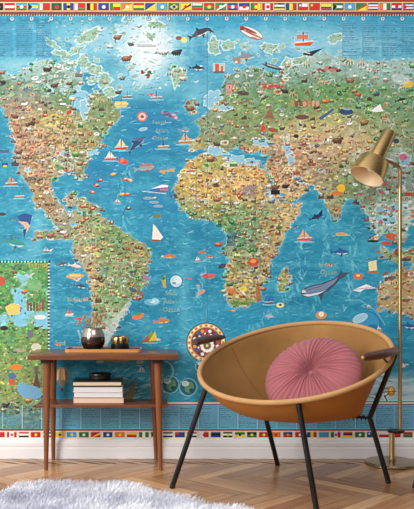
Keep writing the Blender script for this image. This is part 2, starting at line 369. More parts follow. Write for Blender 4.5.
# doodles
DK = (52, 40, 36)
def animal(x, y, s, c, f=1, legs=True, a=.92):
    d = tuple(v*.45 for v in c); l = tuple(min(255, v*1.3+18) for v in c)
    ell(x, y+s*.15, s*1.0, s*.5, d, 0, a*.8)
    ell(x, y, s*.9, s*.42, c, R.uniform(-.3, .3), a)
    ell(x-s*.2, y-s*.15, s*.5, s*.16, l, 0, a*.8)
    ell(x+f*s*.9, y-s*.32, s*.34, s*.28, c, 0, a)
    ell(x+f*s*1.05, y-s*.3, s*.12, s*.1, DK, 0, a)
    if legs:
        for k in (-.6, -.25, .3, .6): line([(x+k*s, y+s*.2), (x+k*s+R.uniform(-.15, .15)*s, y+s*.75)], s*.16, d, a)
def tree(x, y, s, c):
    line([(x, y+s), (x, y)], s*.22, (84, 60, 40), .8); ell(x, y, s*.6, s*.8, c, 0, .8); ell(x-s*.15, y-s*.2, s*.25, s*.35, tuple(min(255, v*1.35) for v in c), 0, .7)
def house(x, y, s, c, rc):
    rect(x-s*.7, x+s*.7, y-s*.3, y+s*.6, c, .9); poly([(x-s*.9, y-s*.3), (x, y-s), (x+s*.9, y-s*.3)], rc, .9); rect(x-s*.1, x+s*.2, y, y+s*.6, DK, .7)
def figure(x, y, s, c):
    ell(x, y-s*.7, s*.25, s*.28, (206, 160, 122), 0, .9); poly([(x-s*.35, y+s*.3), (x, y-s*.5), (x+s*.35, y+s*.3)], c, .9); line([(x-.1*s, y+.2*s), (x-.15*s, y+s*.9)], s*.18, DK, .7); line([(x+.1*s, y+.2*s), (x+.2*s, y+s*.9)], s*.18, DK, .7)
def boat(x, y, s, c, sail=None):
    poly([(x-s, y), (x+s*1.1, y-s*.12), (x+s*.7, y+s*.4), (x-s*.75, y+s*.4)], c, .95); line([(x-s*.9, y), (x+s, y-s*.1)], s*.14, (228, 216, 196), .8)
    line([(x, y), (x, y-s)], s*.1, DK, .8)
    if sail: poly([(x-s*.7, y-s*.15), (x-s*.1, y-s*1.2), (x, y-s*.15)], sail, .92); poly([(x+s*.1, y-s*.15), (x+s*.1, y-s*1.0), (x+s*.7, y-s*.2)], sail, .92)
    ell(x, y+s*.5, s*1.4, s*.14, (170, 214, 222), 0, .5)
def fish(x, y, s, c, rot=0.0, belly=(206, 214, 214)):
    ca, sa = math.cos(rot), math.sin(rot)
    T = lambda u, v: (x+(u*ca-v*sa)*s, y+(u*sa+v*ca)*s)
    pts = [T(1, 0), T(.7, -.22), T(.1, -.34), T(-.5, -.16), T(-.8, -.04), T(-1.15, -.34), T(-1.05, 0), T(-1.15, .3), T(-.8, .06), T(-.3, .22), T(.5, .26)]
    poly(pts, c, .95); poly([T(.9, .05), T(.2, .16), T(-.5, .08), T(-.2, .24), T(.5, .27)], belly, .8)
    poly([T(.1, -.3), T(-.15, -.62), T(-.25, -.25)], c, .95); poly([T(.35, .2), T(.1, .55), T(.05, .2)], tuple(v*.7 for v in c), .95)
def bird(x, y, s, c):
    poly([(x-s, y-s*.3), (x-s*.3, y-s*.15), (x, y), (x+s*.3, y-s*.4), (x+s, y-s*.6), (x+s*.3, y+s*.1), (x-s*.1, y+s*.3), (x-s*.3, y+s*.1)], c, .9)
def lum(x, y):
    i = int((x-X0)*KS); j = int((y-Y0)*KS)
    return tuple(float(v) for v in img[min(max(j, 0), Hh-1), min(max(i, 0), W-1)])
warm = [(126, 82, 54), (96, 62, 46), (150, 98, 62), (170, 126, 88), (176, 86, 62), (204, 192, 176), (80, 66, 62), (196, 150, 80), (150, 130, 116), (90, 104, 120), (166, 100, 84), (118, 96, 72), (70, 54, 46), (214, 206, 192), (140, 110, 80)]
cool = [(160, 190, 190), (206, 214, 210), (96, 124, 110), (126, 98, 76), (178, 150, 120), (88, 80, 80), (180, 96, 70)]
greens = [(52, 104, 58), (74, 122, 62), (98, 142, 78), (60, 112, 82), (130, 154, 80)]
lm = landmask.copy()
pts_ = []
tries = 0
while len(pts_) < 700 and tries < 40000:
    tries += 1
    x = R.uniform(X0+3, X1-3); y = R.uniform(58, 400)
    if lm[int((y-Y0)*KS), int((x-X0)*KS)] > .5: pts_.append((x, y))
pts_.sort(key=lambda p: p[1])
for x, y in pts_:
    q = R.random(); c0 = lum(x, y); s = R.uniform(1.3, 2.9)
    nb = y < 78
    green = c0[1] > c0[0]*1.12
    if q < .16: tree(x, y, s*.8, R.choice(greens))
    elif q < .30: ell(x, y, s*1.6, s*.7, tuple(min(255, v*R.uniform(.7, 1.3)) for v in c0), R.uniform(-.6, .6), .7)
    elif q < .38: house(x, y, s*.8, R.choice([(204, 186, 160), (176, 140, 110), (150, 110, 86)]), R.choice([(150, 70, 50), (120, 84, 64), (90, 80, 84)]))
    elif q < .48: figure(x, y, s*.9, R.choice(warm))
    elif q < .80:
        if green and R.random() < .35: continue
        animal(x, y, s*R.uniform(.7, 1.15), R.choice(cool if nb else warm), R.choice((-1, 1)))
    elif q < .9:
        for _ in range(3): line([(x-s, y+_*.7), (x+R.uniform(0, 2)*s, y+_*.7)], .28, (70, 64, 60), .5)
    else: ell(x, y, s*.5, s*.4, R.choice([(180, 70, 52), (206, 168, 76), (220, 214, 204), (70, 92, 124), (196, 120, 66)]), 0, .85)
# fine ink work: small strokes all over the land and the arctic
for k in range(16000):
    x = R.uniform(X0+2, X1-2); y = R.uniform(20, 402)
    l_ = lm[int((y-Y0)*KS), int((x-X0)*KS)] > .5
    arctic = y < 96 and 40 < x < 175
    if not l_ and not (arctic and R.random() < .3): continue
    bz = float(busy[int((y-Y0)*KS), int((x-X0)*KS), 0])
    if l_ and R.random() > bz: continue
    c0 = lum(x, y); q = R.random()
    if arctic and not l_: c = R.choice([(120, 150, 150), (214, 228, 230), (150, 176, 160), (100, 110, 110), (190, 200, 196)])
    elif q < .42: g_ = R.uniform(.4, .75); c = tuple(v*g_ for v in c0)
    elif q < .72: g_ = R.uniform(1.15, 1.5); c = tuple(min(236, v*g_+10) for v in c0)
    else: c = tuple(v*.5+w_*.5 for v, w_ in zip(c0, R.choice(warm if c0[0] > c0[1]*.92 else greens)))
    ell(x, y, R.uniform(.5, 2.1), R.uniform(.3, .9), c, R.uniform(-1.2, 1.2), R.uniform(.45, .85))
for k in range(650):
    x = R.uniform(X0+2, X1-2); y = R.uniform(62, 395); a_ = R.uniform(0, 2*PI)
    if lm[int((y-Y0)*KS), int((x-X0)*KS)] < .5: continue
    w_ = R.uniform(.35, .7); c = R.choice([(200, 216, 214), (186, 204, 196), (150, 186, 196), (214, 206, 180), (90, 76, 62)])
    for _ in range(R.randint(4, 12)):
        a_ += R.gauss(0, .7); u, v = x+1.6*math.cos(a_), y+1.6*math.sin(a_)
        if not (X0+1 < u < X1-1 and 40 < v < 400) or lm[int((v-Y0)*KS), int((u-X0)*KS)] < .5: break
        line([(x, y), (u, v)], w_, c, .8); x, y = u, v
# larger drawn figures, spaced apart: each a dark-edged body with a lighter top and a few marks
taken = []
def figure2(x, y, s, c):
    d = tuple(v*.32 for v in c); l = tuple(min(244, v*1.3+40) for v in c)
    k = R.randrange(5); ell(x, y, s*.95, s*.6, l, 0, .3)
    if k == 0:
        animal(x, y, s*.8, c, R.choice((-1, 1)))
        ell(x-s*.1, y-s*.3, s*.5, s*.14, l, 0, .8)
    elif k == 1:
        for _ in range(4):
            u, v = x+R.gauss(0, s*.5), y+R.gauss(0, s*.28); ell(u, v+.3, s*.5, s*.36, d, R.uniform(-.6, .6), .8); ell(u, v, s*.42, s*.28, c, R.uniform(-.6, .6), .9); ell(u-.2, v-.4, s*.2, s*.12, l, 0, .8)
    elif k == 2:
        rect(x-s*.7, x+s*.7, y-s*.2, y+s*.5, d, .8); rect(x-s*.6, x+s*.6, y-s*.2, y+s*.4, c, .9)
        for q in (-.4, 0, .4): poly([(x+(q-.25)*s, y-s*.2), (x+q*s, y-s*R.uniform(.6, 1)), (x+(q+.25)*s, y-s*.2)], R.choice([d, l, c]), .9)
        for q in (-.35, 0, .35): rect(x+q*s-.3, x+q*s+.3, y, y+s*.35, d, .8)
    elif k == 3:
        for q in (-.5, 0, .5): figure(x+q*s, y+R.uniform(-.1, .1)*s, s*.6, R.choice(warm))
    else:
        isle(x, y, s, s*.55, l, R.uniform(-.5, .5), .75); isle(x, y, s*.7, s*.4, c, R.uniform(-.5, .5), .9); ell(x+s*.2, y-s*.1, s*.2, s*.15, d, 0, .9)
for k in range(14000):
    x = R.uniform(X0+2, X1-2); y = R.uniform(62, 398); s_ = R.choice((R.uniform(3.2, 5.2), R.uniform(2.2, 3.6)))
    if lm[int((y-Y0)*KS), int((x-X0)*KS)] < .5 and halo[int((y-Y0)*KS), int((x-X0)*KS)] < .3: continue
    bz = float(busy[int((y-Y0)*KS), int((x-X0)*KS), 0])
    sp_ = s_*(1.45 if bz > .8 else 1.7 if bz > .55 else 2.1)
    if any(abs(x-a_) < sp_*1.15 and abs(y-b_) < sp_*.8 for a_, b_ in taken): continue
    taken.append((x, y)); c0 = lum(x, y)
    pal = [(206, 204, 196), (150, 122, 100), (176, 152, 130), (110, 84, 70), (160, 176, 180)] if y < 80 else warm
    if R.random() < .3 and c0[1] > c0[0]: pal = greens
    c = R.choice(pal); c = tuple(v*.78+w_*.22 for v, w_ in zip(c, c0)); figure2(x, y, s_, c)
# pale foam strokes hugging the coasts, small marks on the seas
for k in range(9000):
    x = R.uniform(X0+2, X1-2); y = R.uniform(20, 400); hv = halo[int((y-Y0)*KS), int((x-X0)*KS)]; l_ = lm[int((y-Y0)*KS), int((x-X0)*KS)]
    if l_ > .5: continue
    if hv > .12: ell(x, y, R.uniform(.6, 2.4), R.uniform(.3, .7), R.choice([(206, 228, 230), (170, 206, 210), (110, 170, 186), (120, 140, 130)]), R.uniform(-1.2, 1.2), .55)
    elif R.random() < .5: ell(x, y, R.uniform(.6, 4), R.uniform(.2, .7), R.choice([(120, 196, 214), (20, 104, 150), (90, 176, 200), (60, 150, 186), (150, 210, 224)]), R.uniform(-.5, .5), .45)
# polar creatures
for x, y, s, c in [(47, 69, 4.2, (74, 44, 30)), (54, 85, 4, (96, 58, 40)), (100, 30, 3, (230, 232, 228)), (70, 63, 3.5, (224, 224, 214)), (38, 82, 3, (226, 224, 214)), (117, 37, 4, (146, 92, 70)), (110, 46, 3.4, (222, 214, 204)), (126, 58, 5, (140, 86, 54)), (131, 44, 3, (90, 80, 76)), (163, 51, 5.5, (218, 224, 226)), (176, 52, 5, (52, 46, 46)), (2, 72, 3.4, (156, 104, 82)), (3, 82, 3, (40, 34, 34)), (24, 104, 3.4, (232, 228, 220)), (15, 116, 3.6, (110, 70, 52)), (337, 140, 5.2, (96, 62, 42)), (349, 124, 3, (232, 226, 218)), (285, 91, 3.6, (48, 44, 46)), (325, 101, 3.8, (206, 104, 50)), (364, 122, 4.2, (150, 104, 72)), (350, 80, 4.4, (146, 102, 68)), (358, 94, 3.4, (168, 96, 60)), (376, 94, 3.2, (60, 70, 90)), (370, 141, 3.4, (190, 150, 60)), (345, 150, 4, (190, 150, 84)), (190, 108, 4.4, (124, 84, 60)), (260, 92, 3.2, (200, 180, 160)), (118, 92, 3.2, (96, 70, 56)), (122, 78, 3, (120, 110, 100)), (105, 82, 3, (150, 146, 136))]:
    animal(x, y, s, c, R.choice((-1, 1)))
for x, y, s in [(139, 27, 4), (196, 82, 3), (262, 50, 3), (273, 50, 3.4), (178, 72, 3), (343, 61, 4), (363, 67, 4), (49, 251, 4.5), (17, 262+6, 5), (77, 280, 5), (152, 302, 4)]:
    bird(x, y, s, R.choice([(230, 230, 226), (60, 60, 66), (200, 200, 196)]))
# airship
ell(251, 33, 12.4, 4.8, (120, 80, 66), .42); ell(251, 32.6, 12, 4.3, (226, 216, 200), .42); ell(248, 29.8, 9.5, 1.3, (150, 52, 42), .42); ell(252, 34, 11, .8, (150, 52, 42), .42); ell(255, 38.5, 4, 1, (196, 92, 50), .4); ell(242, 28, 2.2, 2.4, (150, 46, 38), .4)
# narwhal / big whale, orca, seal
fish(200, 33, 11.5, (54, 56, 66), -.42, (216, 218, 220)); poly([(189, 40), (196, 30), (198, 34)], (80, 80, 92), .9)
fish(197, 68, 7.5, (34, 40, 54), .05, (236, 238, 240)); ell(201, 66, 1.2, .7, (236, 238, 240)); fish(210, 31, 4.5, (40, 44, 60), .4)
fish(244, 57, 10.5, (132, 134, 140), -.15, (206, 190, 170)); ell(237, 61, 3.4, 3, (150, 128, 108)); ell(236, 62, 1.6, 1.3, (214, 196, 170))
ell(272, 66.5, 10.5, 2.0, (50, 54, 60), .3); ell(271, 65.6, 9, .7, (150, 156, 160), .3); line([(266, 62), (266, 66)], 1.4, (60, 62, 66))
rect(213, 225, 63, 72, (206, 196, 176), .75); rect(215, 219, 64, 72, (196, 74, 50), .9); rect(220.5, 223, 66, 72, (200, 84, 54), .9); ell(219, 72, 6, 1.5, (90, 84, 70), 0, .7)
ell(184, 40, 3, 2.8, (228, 214, 110)); ell(178.5, 38, 3, 2, (140, 86, 50)); boat(303, 42, 10, (206, 80, 44)); rect(297, 308, 35, 39, (214, 110, 66), .9); line([(294, 43), (314, 41)], .8, (240, 210, 180))
poly([(303, 53), (323, 48), (314, 54), (312, 56), (303, 55)], (36, 38, 46), .95); line([(304, 52), (310, 53.5)], 1, (220, 220, 220), .8)
for k in range(14): ell(R.uniform(317, 342), 69+R.uniform(-2, 2), R.uniform(1.5, 3), R.uniform(1, 2), R.choice([(120, 50, 44), (150, 84, 70), (90, 44, 40), (176, 120, 104)]), R.uniform(-.5, .5), .9)
for k in range(8): ell(R.uniform(140, 152), 74+R.uniform(-3, 3), R.uniform(1.2, 2.4), R.uniform(.8, 1.6), R.choice([(60, 96, 56), (170, 66, 50), (44, 60, 44)]), R.uniform(-.5, .5), .9)
for k in range(12): ell(R.uniform(262, 284), 84+R.uniform(-4, 3), R.uniform(1.2, 2.6), R.uniform(.8, 1.6), R.choice([(196, 66, 56), (180, 90, 70), (214, 200, 180)]), R.uniform(-.5, .5), .85)
for k in range(10): ell(R.uniform(260, 280), 86+R.uniform(-2, 2), R.uniform(1.2, 2.6), R.uniform(.8, 1.4), (180, 56, 50), R.uniform(-.5, .5), .7)
rect(226, 232, 84, 95, (206, 150, 150), .7); house(229, 86, 4, (204, 140, 140), (176, 96, 100)); ell(243, 93, 6, 2.2, (60, 50, 50), .1, .8)
ell(408, 84, 5, 3.6, (216, 176, 70)); ell(400, 79, 9, 5, (196, 214, 216), .3, .6); line([(137, 46), (156, 46)], 1, (110, 110, 110), .6); line([(137, 44.5), (152, 44.5)], .6, (120, 120, 120), .6)
# north atlantic and american details
boat(121, 104, 7, (222, 178, 66)); rect(115, 127, 101.5, 103.5, (226, 196, 96), .9); ell(142, 116.5, 4.8, 4.8, (180, 110, 96)); ell(142, 116.5, 3.6, 3.6, (206, 176, 160)); ell(142, 116.5, 1.8, 1.6, (150, 76, 66))
for k in range(14): ell(R.uniform(162, 176), 115+R.uniform(-3.5, 3), R.uniform(1, 2.6), R.uniform(.8, 1.6), R.choice([(176, 96, 130), (120, 90, 140), (206, 160, 180), (70, 80, 120)]), R.uniform(-.5, .5), .9)
fish(137, 144, 11, (36, 62, 96), -.75, (120, 160, 190)); poly([(131, 138), (146, 137), (140, 142)], (70, 96, 130), .9); ell(143, 129, 4.5, 2, (150, 190, 206), -.2, .8)
boat(121, 147, 7, (196, 62, 44), (222, 196, 150)); boat(110, 158, 6, (196, 76, 46), (236, 226, 206)); ell(123, 161.5, 5, 2.4, (196, 66, 50), .2); ell(122, 160, 1.8, 2.4, (214, 120, 80), .2)
boat(156, 97, 6, (120, 130, 140)); boat(185, 141, 7, (176, 120, 80), (196, 160, 120)); boat(163, 146, 6, (150, 130, 90)); fish(145, 168, 10, (136, 150, 160), -.15, (196, 130, 110)); ell(146, 165, 7, 1.6, (170, 110, 100), -.1, .8)
for k in range(8): ell(R.uniform(161, 173), 172+R.uniform(-2.5, 2), 1.8, 1.2, R.choice([(226, 186, 60), (206, 150, 50)]), R.uniform(-.5, .5), .9)
boat(190, 170, 5, (170, 76, 50)); fish(184, 130, 6, (120, 140, 160), .1); boat(127, 96, 5, (110, 86, 70))
for x, y, c in [(125, 179, (196, 110, 70)), (130, 180, (196, 170, 140)), (122, 194, (216, 170, 70)), (127, 194, (206, 90, 60)), (113, 174, (206, 170, 70)), (128, 208, (90, 90, 100)), (154, 192+6, (110, 150, 176)), (92, 192, (196, 96, 60)), (82, 206, (186, 80, 60)), (86, 218, (196, 90, 50)), (92, 208, (190, 90, 70)), (45, 115, (196, 60, 46)), (96, 185, (196, 90, 60)), (100, 180, (150, 70, 90))]:
    ell(x, y+.4, 3.0, 1.7, tuple(v*.45 for v in c), R.uniform(-.4, .4), .9); ell(x, y, 2.7, 1.4, c, R.uniform(-.4, .4), .92); ell(x+.6, y-.5, 1.4, .6, (230, 206, 170), 0, .8)
poly([(66, 112), (72, 108), (71, 113), (67, 115)], (206, 40, 36), .9); rect(60, 66, 103, 105, (226, 230, 230), .8)
line([(128, 204), (121, 217)], 1.2, (70, 90, 110), .9)
# swordfish, shark, boats west
poly([(17, 216), (25, 213), (32, 215), (30, 224), (26, 226), (20, 221)], (34, 76, 140), .95); poly([(18, 221), (27, 222), (30, 226), (26, 233), (24, 226)], (206, 170, 150), .95); line([(10, 219), (20, 221)], .7, (90, 100, 120)); poly([(23, 230), (27, 228), (24, 238)], (40, 60, 100), .9)
fish(14, 243, 12, (52, 140, 138), .18, (170, 214, 206)); poly([(9, 240), (11, 233), (14, 240)], (44, 120, 124), .95)
boat(11, 183, 6, (150, 96, 60), (170, 140, 110)); boat(19, 196, 5, (160, 120, 90)); ell(2, 214, 4, 1.6, (60, 50, 50), 0, .9); rect(0, 9, 150, 153, (60, 70, 100), .6); rect(2, 8, 163, 166, (40, 60, 120), .8); ell(5, 166, 2, 1, (226, 180, 50))
animal(40, 236, 3.6, (176, 140, 100)); animal(50, 235, 4, (140, 96, 76)); animal(63, 232, 3.6, (196, 206, 206)); boat(46, 251, 4, (70, 70, 70), (170, 180, 190))
fish(62, 264, 5.5, (90, 84, 96), -.2); fish(75, 266, 6.5, (216, 206, 196), .2, (196, 90, 70)); ell(75, 276, 9, 2.6, (206, 160, 84), -.05, .95); ell(75, 275.4, 6, 1, (236, 206, 140), 0, .8); fish(80, 286, 6, (60, 70, 90), .2); boat(69, 314, 4.4, (226, 200, 180), (206, 120, 90)); fish(79, 319, 4.5, (206, 64, 50), .05, (226, 160, 120))
# mid atlantic
poly([(150, 190), (168, 186), (169, 190), (160, 193), (151, 193)], (70, 100, 160), .95); poly([(151, 188.5), (162, 184.5), (168, 185), (168, 187)], (226, 226, 230), .95); rect(160, 168, 188.5, 190.5, (196, 110, 110), .8); line([(142, 191), (166, 193.5)], .6, (226, 236, 240), .8)
for x, y in [(148, 198), (154, 202), (158, 206)]: ell(x, y, 5, 1.5, (130, 160, 180), 0, .85)
ell(157, 216, 4.4, 2.2, (110, 120, 70), 0, .85); poly([(152, 239), (153, 224), (156, 227), (163, 237), (160, 240)], (228, 218, 206), .97); ell(156, 240.5, 5, 1.1, (120, 96, 70))
ell(170, 256, 5.5, 1.8, (196, 110, 60), .05); fish(168, 257, 4, (206, 120, 60)); ell(202, 252, 4, 1.8, (176, 110, 90), 0, .8)
ell(176, 281, 6.4, 6.4, (60, 110, 140)); ell(176, 281, 5.8, 5.8, (170, 206, 216)); ell(177.5, 280, 3.6, 3.4, (206, 222, 226)); ell(174, 283, 2, 1.2, (100, 150, 176)); poly([(161, 277), (165, 275), (166, 288), (163, 287)], (176, 160, 56), .95); ell(163, 278, 2, 2, (60, 120, 80))
ell(152, 302, 8, 3.4, (150, 206, 220), 0, .5); ell(155, 301, 3.6, 3, (196, 222, 228), 0, .6)
ell(138, 316, 6, 3, (206, 122, 70), -.25); ell(138, 314, 4, 1.4, (110, 130, 80), -.25); fish(162, 321, 8, (200, 120, 60), -.1, (226, 190, 120)); boat(150, 340, 6, (200, 70, 56)); poly([(146, 341), (151, 330), (155, 334), (154, 341)], (110, 160, 70), .95); poly([(149, 341), (155, 331), (157, 340)], (222, 190, 60), .95); poly([(141, 342), (149, 334), (149, 342)], (196, 70, 60), .9)
for x, y, c in [(206, 276, (206, 60, 56)), (211, 276, (206, 90, 70)), (201, 292, (196, 150, 130)), (222, 266, (56, 60, 66)), (133, 290, (70, 84, 110)), (140, 293, (120, 100, 70)), (146, 278, (150, 110, 150))]:
    ell(x, y, 4.2, 2.2, c, R.uniform(-.5, .5), .9)
line([(104, 346), (118, 318), (130, 302)], 5, (200, 216, 220), .5)
# africa / middle east features
for k in range(7): rect(243.5+k*1.6, 244.4+k*1.6, 188, 195, (120, 112, 124), .9)
rect(243, 255.5, 186.5, 188.3, (140, 130, 134), .9); rect(243, 255.5, 195, 196.3, (140, 130, 134), .9)
rect(271, 280, 190, 194.5, (18, 16, 18)); animal(275, 187, 4, (110, 62, 50)); animal(285, 186, 3.6, (30, 26, 28)); animal(236, 203, 3, (226, 214, 200)); animal(217, 199, 4, (150, 100, 60)); animal(231, 235, 5, (60, 110, 104)); poly([(228, 246), (232, 228), (236, 246)], (70, 110, 130), .7); animal(218, 244, 4, (176, 96, 60))
line([(196, 170), (196, 206)], .6, (110, 86, 56), .6); line([(176, 193), (256, 193)], .5, (140, 106, 60), .5); line([(207, 16), (207, 130)], .5, (50, 100, 130), .6); line([(207, 130), (207, 322)], .4, (60, 100, 110), .4)
poly([(260, 131), (263, 123), (266, 130)], (206, 50, 40), .95); ell(261, 123, 1.2, 1.2, (236, 230, 226)); ell(273, 130, 5, 2, (150, 66, 50), .1, .9); poly([(263, 119), (270, 108), (274, 118)], (140, 84, 66), .8); ell(288, 137, 2, 4, (206, 214, 220), 0, .6); ell(296, 136, 2.6, 2, (30, 30, 36))
for k in range(7): ell(292+k*4.2, 103+R.uniform(-1.5, 1.5), 1.7, 3, R.choice([(206, 150, 120), (120, 70, 56), (196, 120, 80)]), 0, .85)
ell(302, 117, 7, 2.4, (96, 56, 50), 0, .85); poly([(318, 118), (333, 108), (334, 110), (321, 120)], (64, 92, 130), .95); ell(346, 111.5, 7, 3.4, (40, 64, 104), 0, .95); ell(347, 109, 4, 1, (150, 180, 206), 0, .8); poly([(370, 111), (380, 104), (382, 109), (384, 111), (376, 112)], (232, 232, 230), .95); fish(401, 100, 6, (36, 38, 44), -.2, (230, 230, 230))
fish(242, 292, 5, (216, 222, 230), .8, (50, 70, 120)); ell(253, 262, 5.5, 4.5, (196, 60, 50), 0, .8); ell(253, 261, 3, 2, (226, 160, 60), 0, .8); ell(243, 289, 4, 2.6, (236, 206, 70), 0, .85); ell(232, 291, 6, 3, (206, 120, 60), .3, .8); ell(243, 303, 14, 1.8, (90, 130, 60), 0, .7); poly([(255, 290), (258, 280), (262, 300), (257, 303)], (150, 100, 60), .8)
ell(269, 300, 5, 5, (36, 110, 166), 0, .7); boat(269, 302, 5, (50, 80, 140)); ell(280, 305, 4, 2.6, (230, 210, 130)); ell(280, 304.6, 1.6, 1, (60, 50, 46)); ell(269, 316, 4, 1.6, (196, 176, 190), 0, .8)
# indian ocean
fish(316, 217, 7, (30, 40, 80), -.35, (60, 76, 120)); poly([(318, 214), (322, 209), (322, 216)], (30, 40, 76), .95); boat(304, 238, 7.5, (200, 84, 60), (222, 160, 100)); fish(295, 227, 4, (60, 100, 130), -.5); fish(340, 252, 9, (40, 84, 144), .02, (206, 222, 232)); ell(341, 234, 6, 1.8, (206, 150, 90), 0, .9); line([(332, 235.6), (350, 235)], .5, (226, 206, 170), .7)
poly([(300, 292), (304, 288), (312, 285), (322, 283), (332, 279), (338, 275), (341, 270), (343, 273), (349, 272), (344, 277), (340, 279), (335, 285), (328, 291), (318, 295), (308, 297), (302, 296)], (60, 74, 100), .95)
poly([(301, 292), (305, 289), (313, 286), (323, 284), (333, 280), (338, 277), (334, 283), (326, 289), (316, 293), (306, 294.5)], (112, 132, 160), .95); poly([(302, 294.5), (310, 294), (320, 292), (327, 289), (318, 294.5), (308, 296.5)], (206, 214, 220), .9); poly([(318, 294), (324, 292), (321, 301)], (58, 72, 98), .95)
for k in range(6): line([(304+k*3, 291-k*.8), (310+k*3, 288.5-k*.9)], .4, (70, 86, 112), .7)
poly([(368, 262), (376, 260), (377, 270), (369, 271)], (232, 214, 160), .97); ell(373, 272, 6, 1.2, (150, 110, 70)); ell(358, 276, 4.8, 3, (206, 104, 56)); ell(358, 275.4, 2, 1.2, (236, 196, 120)); poly([(352, 290), (366, 284), (376, 288), (364, 289), (360, 292)], (226, 228, 230), .95); line([(350, 290), (380, 286)], .6, (120, 130, 150), .8); ell(380, 292, 1, 1, (226, 90, 60))
ell(321, 315, 5.4, 3.8, (216, 146, 70)); ell(321, 314, 2.6, 2.6, (236, 226, 206)); ell(367, 325, 15, 14, (30, 116, 170), 0, .8); ell(366, 324, 13, 12, (60, 154, 196), 0, .7); ell(360, 318, 8, 4.4, (196, 222, 232), -.4, .7); ell(372, 330, 7, 6, (22, 100, 156), 0, .7); line([(345, 300), (360, 300), (375, 310), (385, 325)], 1.4, (150, 206, 220), .4)
fish(408, 326, 8, (44, 84, 140), .1, (206, 216, 226)); rect(404, 422, 192.5, 196, (196, 50, 56), .9); ell(341, 188, 4, 4, (226, 176, 40)); ell(336, 193, 5, 2.2, (206, 110, 46)); poly([(370, 238), (378, 234), (377, 241), (368, 242)], (232, 232, 228), .9); ell(373, 241, 6, 1.4, (50, 40, 44)); ell(390, 236, 5, 3.4, (206, 84, 40), 0, .85); ell(372, 238, 3, 2, (60, 50, 50), 0, .6); ell(386, 243, 5.5, 2, (190, 70, 50), 0, .9); ell(398, 252, 4, 4, (140, 60, 44), 0, .85); ell(405, 259, 6, 2, (60, 50, 50), 0, .8)
for k in range(46):
    x = R.choice([R.uniform(374, 414), R.uniform(376, 474)]); y = R.uniform(244, 312)
    ell(x, y, R.uniform(1.6, 3.6), R.uniform(.8, 2), R.choice(warm), R.uniform(-.6, .6), .85)
for k in range(120):
    x = R.uniform(355, 414); y = R.uniform(150, 240)
    if lm[int((y-Y0)*KS), int((x-X0)*KS)] > .5: ell(x, y, R.uniform(1.2, 3), R.uniform(.8, 1.9), R.choice([(170, 206, 214), (206, 220, 220), (90, 110, 120), (170, 120, 90), (110, 150, 110), (196, 84, 90)]), R.uniform(-.8, .8), .8)
ell(403, 151+6, 4, 3.4, (206, 84, 120), 0, .8); ell(396, 141, 3, 2.6, (56, 62, 90))
# stray doodles in the oceans
for k in range(70):
    x = R.uniform(X0, X1); y = R.uniform(90, 400)
    if lm[int((y-Y0)*KS), int((x-X0)*KS)] < .1 and halo[int((y-Y0)*KS), int((x-X0)*KS)] < .1 and not (150 < x < 185 and 285 < y < 320):
        R.choice([lambda: boat(x, y, R.uniform(2, 3.5), R.choice(warm), (226, 214, 196)), lambda: fish(x, y, R.uniform(2.4, 4.4), R.choice([(170, 96, 70), (70, 96, 130), (200, 150, 100)]), R.uniform(-.4, .4))])()
# compass rose
cx, cy = 206, 342.5
for k in range(32):
    a = k*PI/16; l = 34 if k % 2 == 0 else 28
    line([(cx, cy), (cx+l*math.cos(a), cy+l*math.sin(a))], .6, (120, 196, 212), .35)
for a in (0, PI/2, PI, -PI/2): line([(cx, cy), (cx+25*math.cos(a), cy+25*math.sin(a))], .8, (120, 110, 90), .7)
ell(cx, cy, 20, 20, (84, 66, 50)); ell(cx, cy, 19, 19, (206, 176, 120))
for k in range(40):
    a = k*2*PI/40; ell(cx+17.2*math.cos(a), cy+17.2*math.sin(a), 1.15, 1.15, (236, 220, 176) if k % 2 else (206, 110, 64))
ell(cx, cy, 15.2, 15.2, (166, 90, 50)); ell(cx, cy, 14.4, 14.4, (120, 84, 76))
for k in range(20):
    a = k*2*PI/20; ell(cx+12*math.cos(a), cy+12*math.sin(a), 1.7, 1.7, [(196, 60, 60), (206, 214, 226), (110, 50, 70), (64, 84, 136), (214, 140, 60)][k % 5])
for k in range(28):
    a = k*2*PI/28+.1; ell(cx+9.2*math.cos(a), cy+9.2*math.sin(a), .9, .9, [(60, 40, 50), (190, 60, 60), (226, 200, 180)][k % 3])
ell(cx+1, cy+3, 7.8, 7.8, (130, 44, 54)); ell(cx+1, cy+3, 7, 7, (120, 90, 96))
for k in range(12):
    a = k*2*PI/12; ell(cx+1+5.4*math.cos(a), cy+3+5.4*math.sin(a), 1.7, 1.7, (232, 222, 216))
ell(cx+1, cy+3, 3.4, 3.4, (120, 110, 60)); ell(cx+1, cy+3, 1.4, 1.4, (214, 176, 96))
# globes, balloon, swirls
for gx, gy, r in [(170, 384.5, 8), (188, 387, 8), (202, 366, 6)]:
    ell(gx, gy, r+1.3, r+1.3, (150, 206, 216), 0, .55); ell(gx, gy, r, r, (36, 106, 130)); ell(gx+1, gy, r*.55, r*.7, (96, 150, 110), .4); ell(gx-r*.35, gy-r*.45, r*.45, r*.35, (206, 226, 226), 0, .85); ell(gx+r*.4, gy+r*.4, r*.3, r*.25, (40, 84, 96))
for k in range(60):
    a = R.uniform(-1.3, 1.3); ell(163+10*math.cos(a), 371+10*math.sin(a), 2, 1, (110, 190, 210), a+PI/2, .5)
for k in range(70): ell(R.uniform(110, 160), R.gauss(384, 8), R.uniform(3, 9), R.uniform(.5, 1.6), R.choice([(130, 200, 214), (180, 220, 226), (50, 150, 180)]), R.uniform(-.6, .1), .4)
for k in range(6): ell(100+k*8, 361+R.uniform(-1, 1), 4, 1.8, R.choice([(190, 130, 90), (90, 140, 90), (206, 190, 150)]), 0, .7)
ell(62, 375, 7, 8, (150, 136, 110)); 
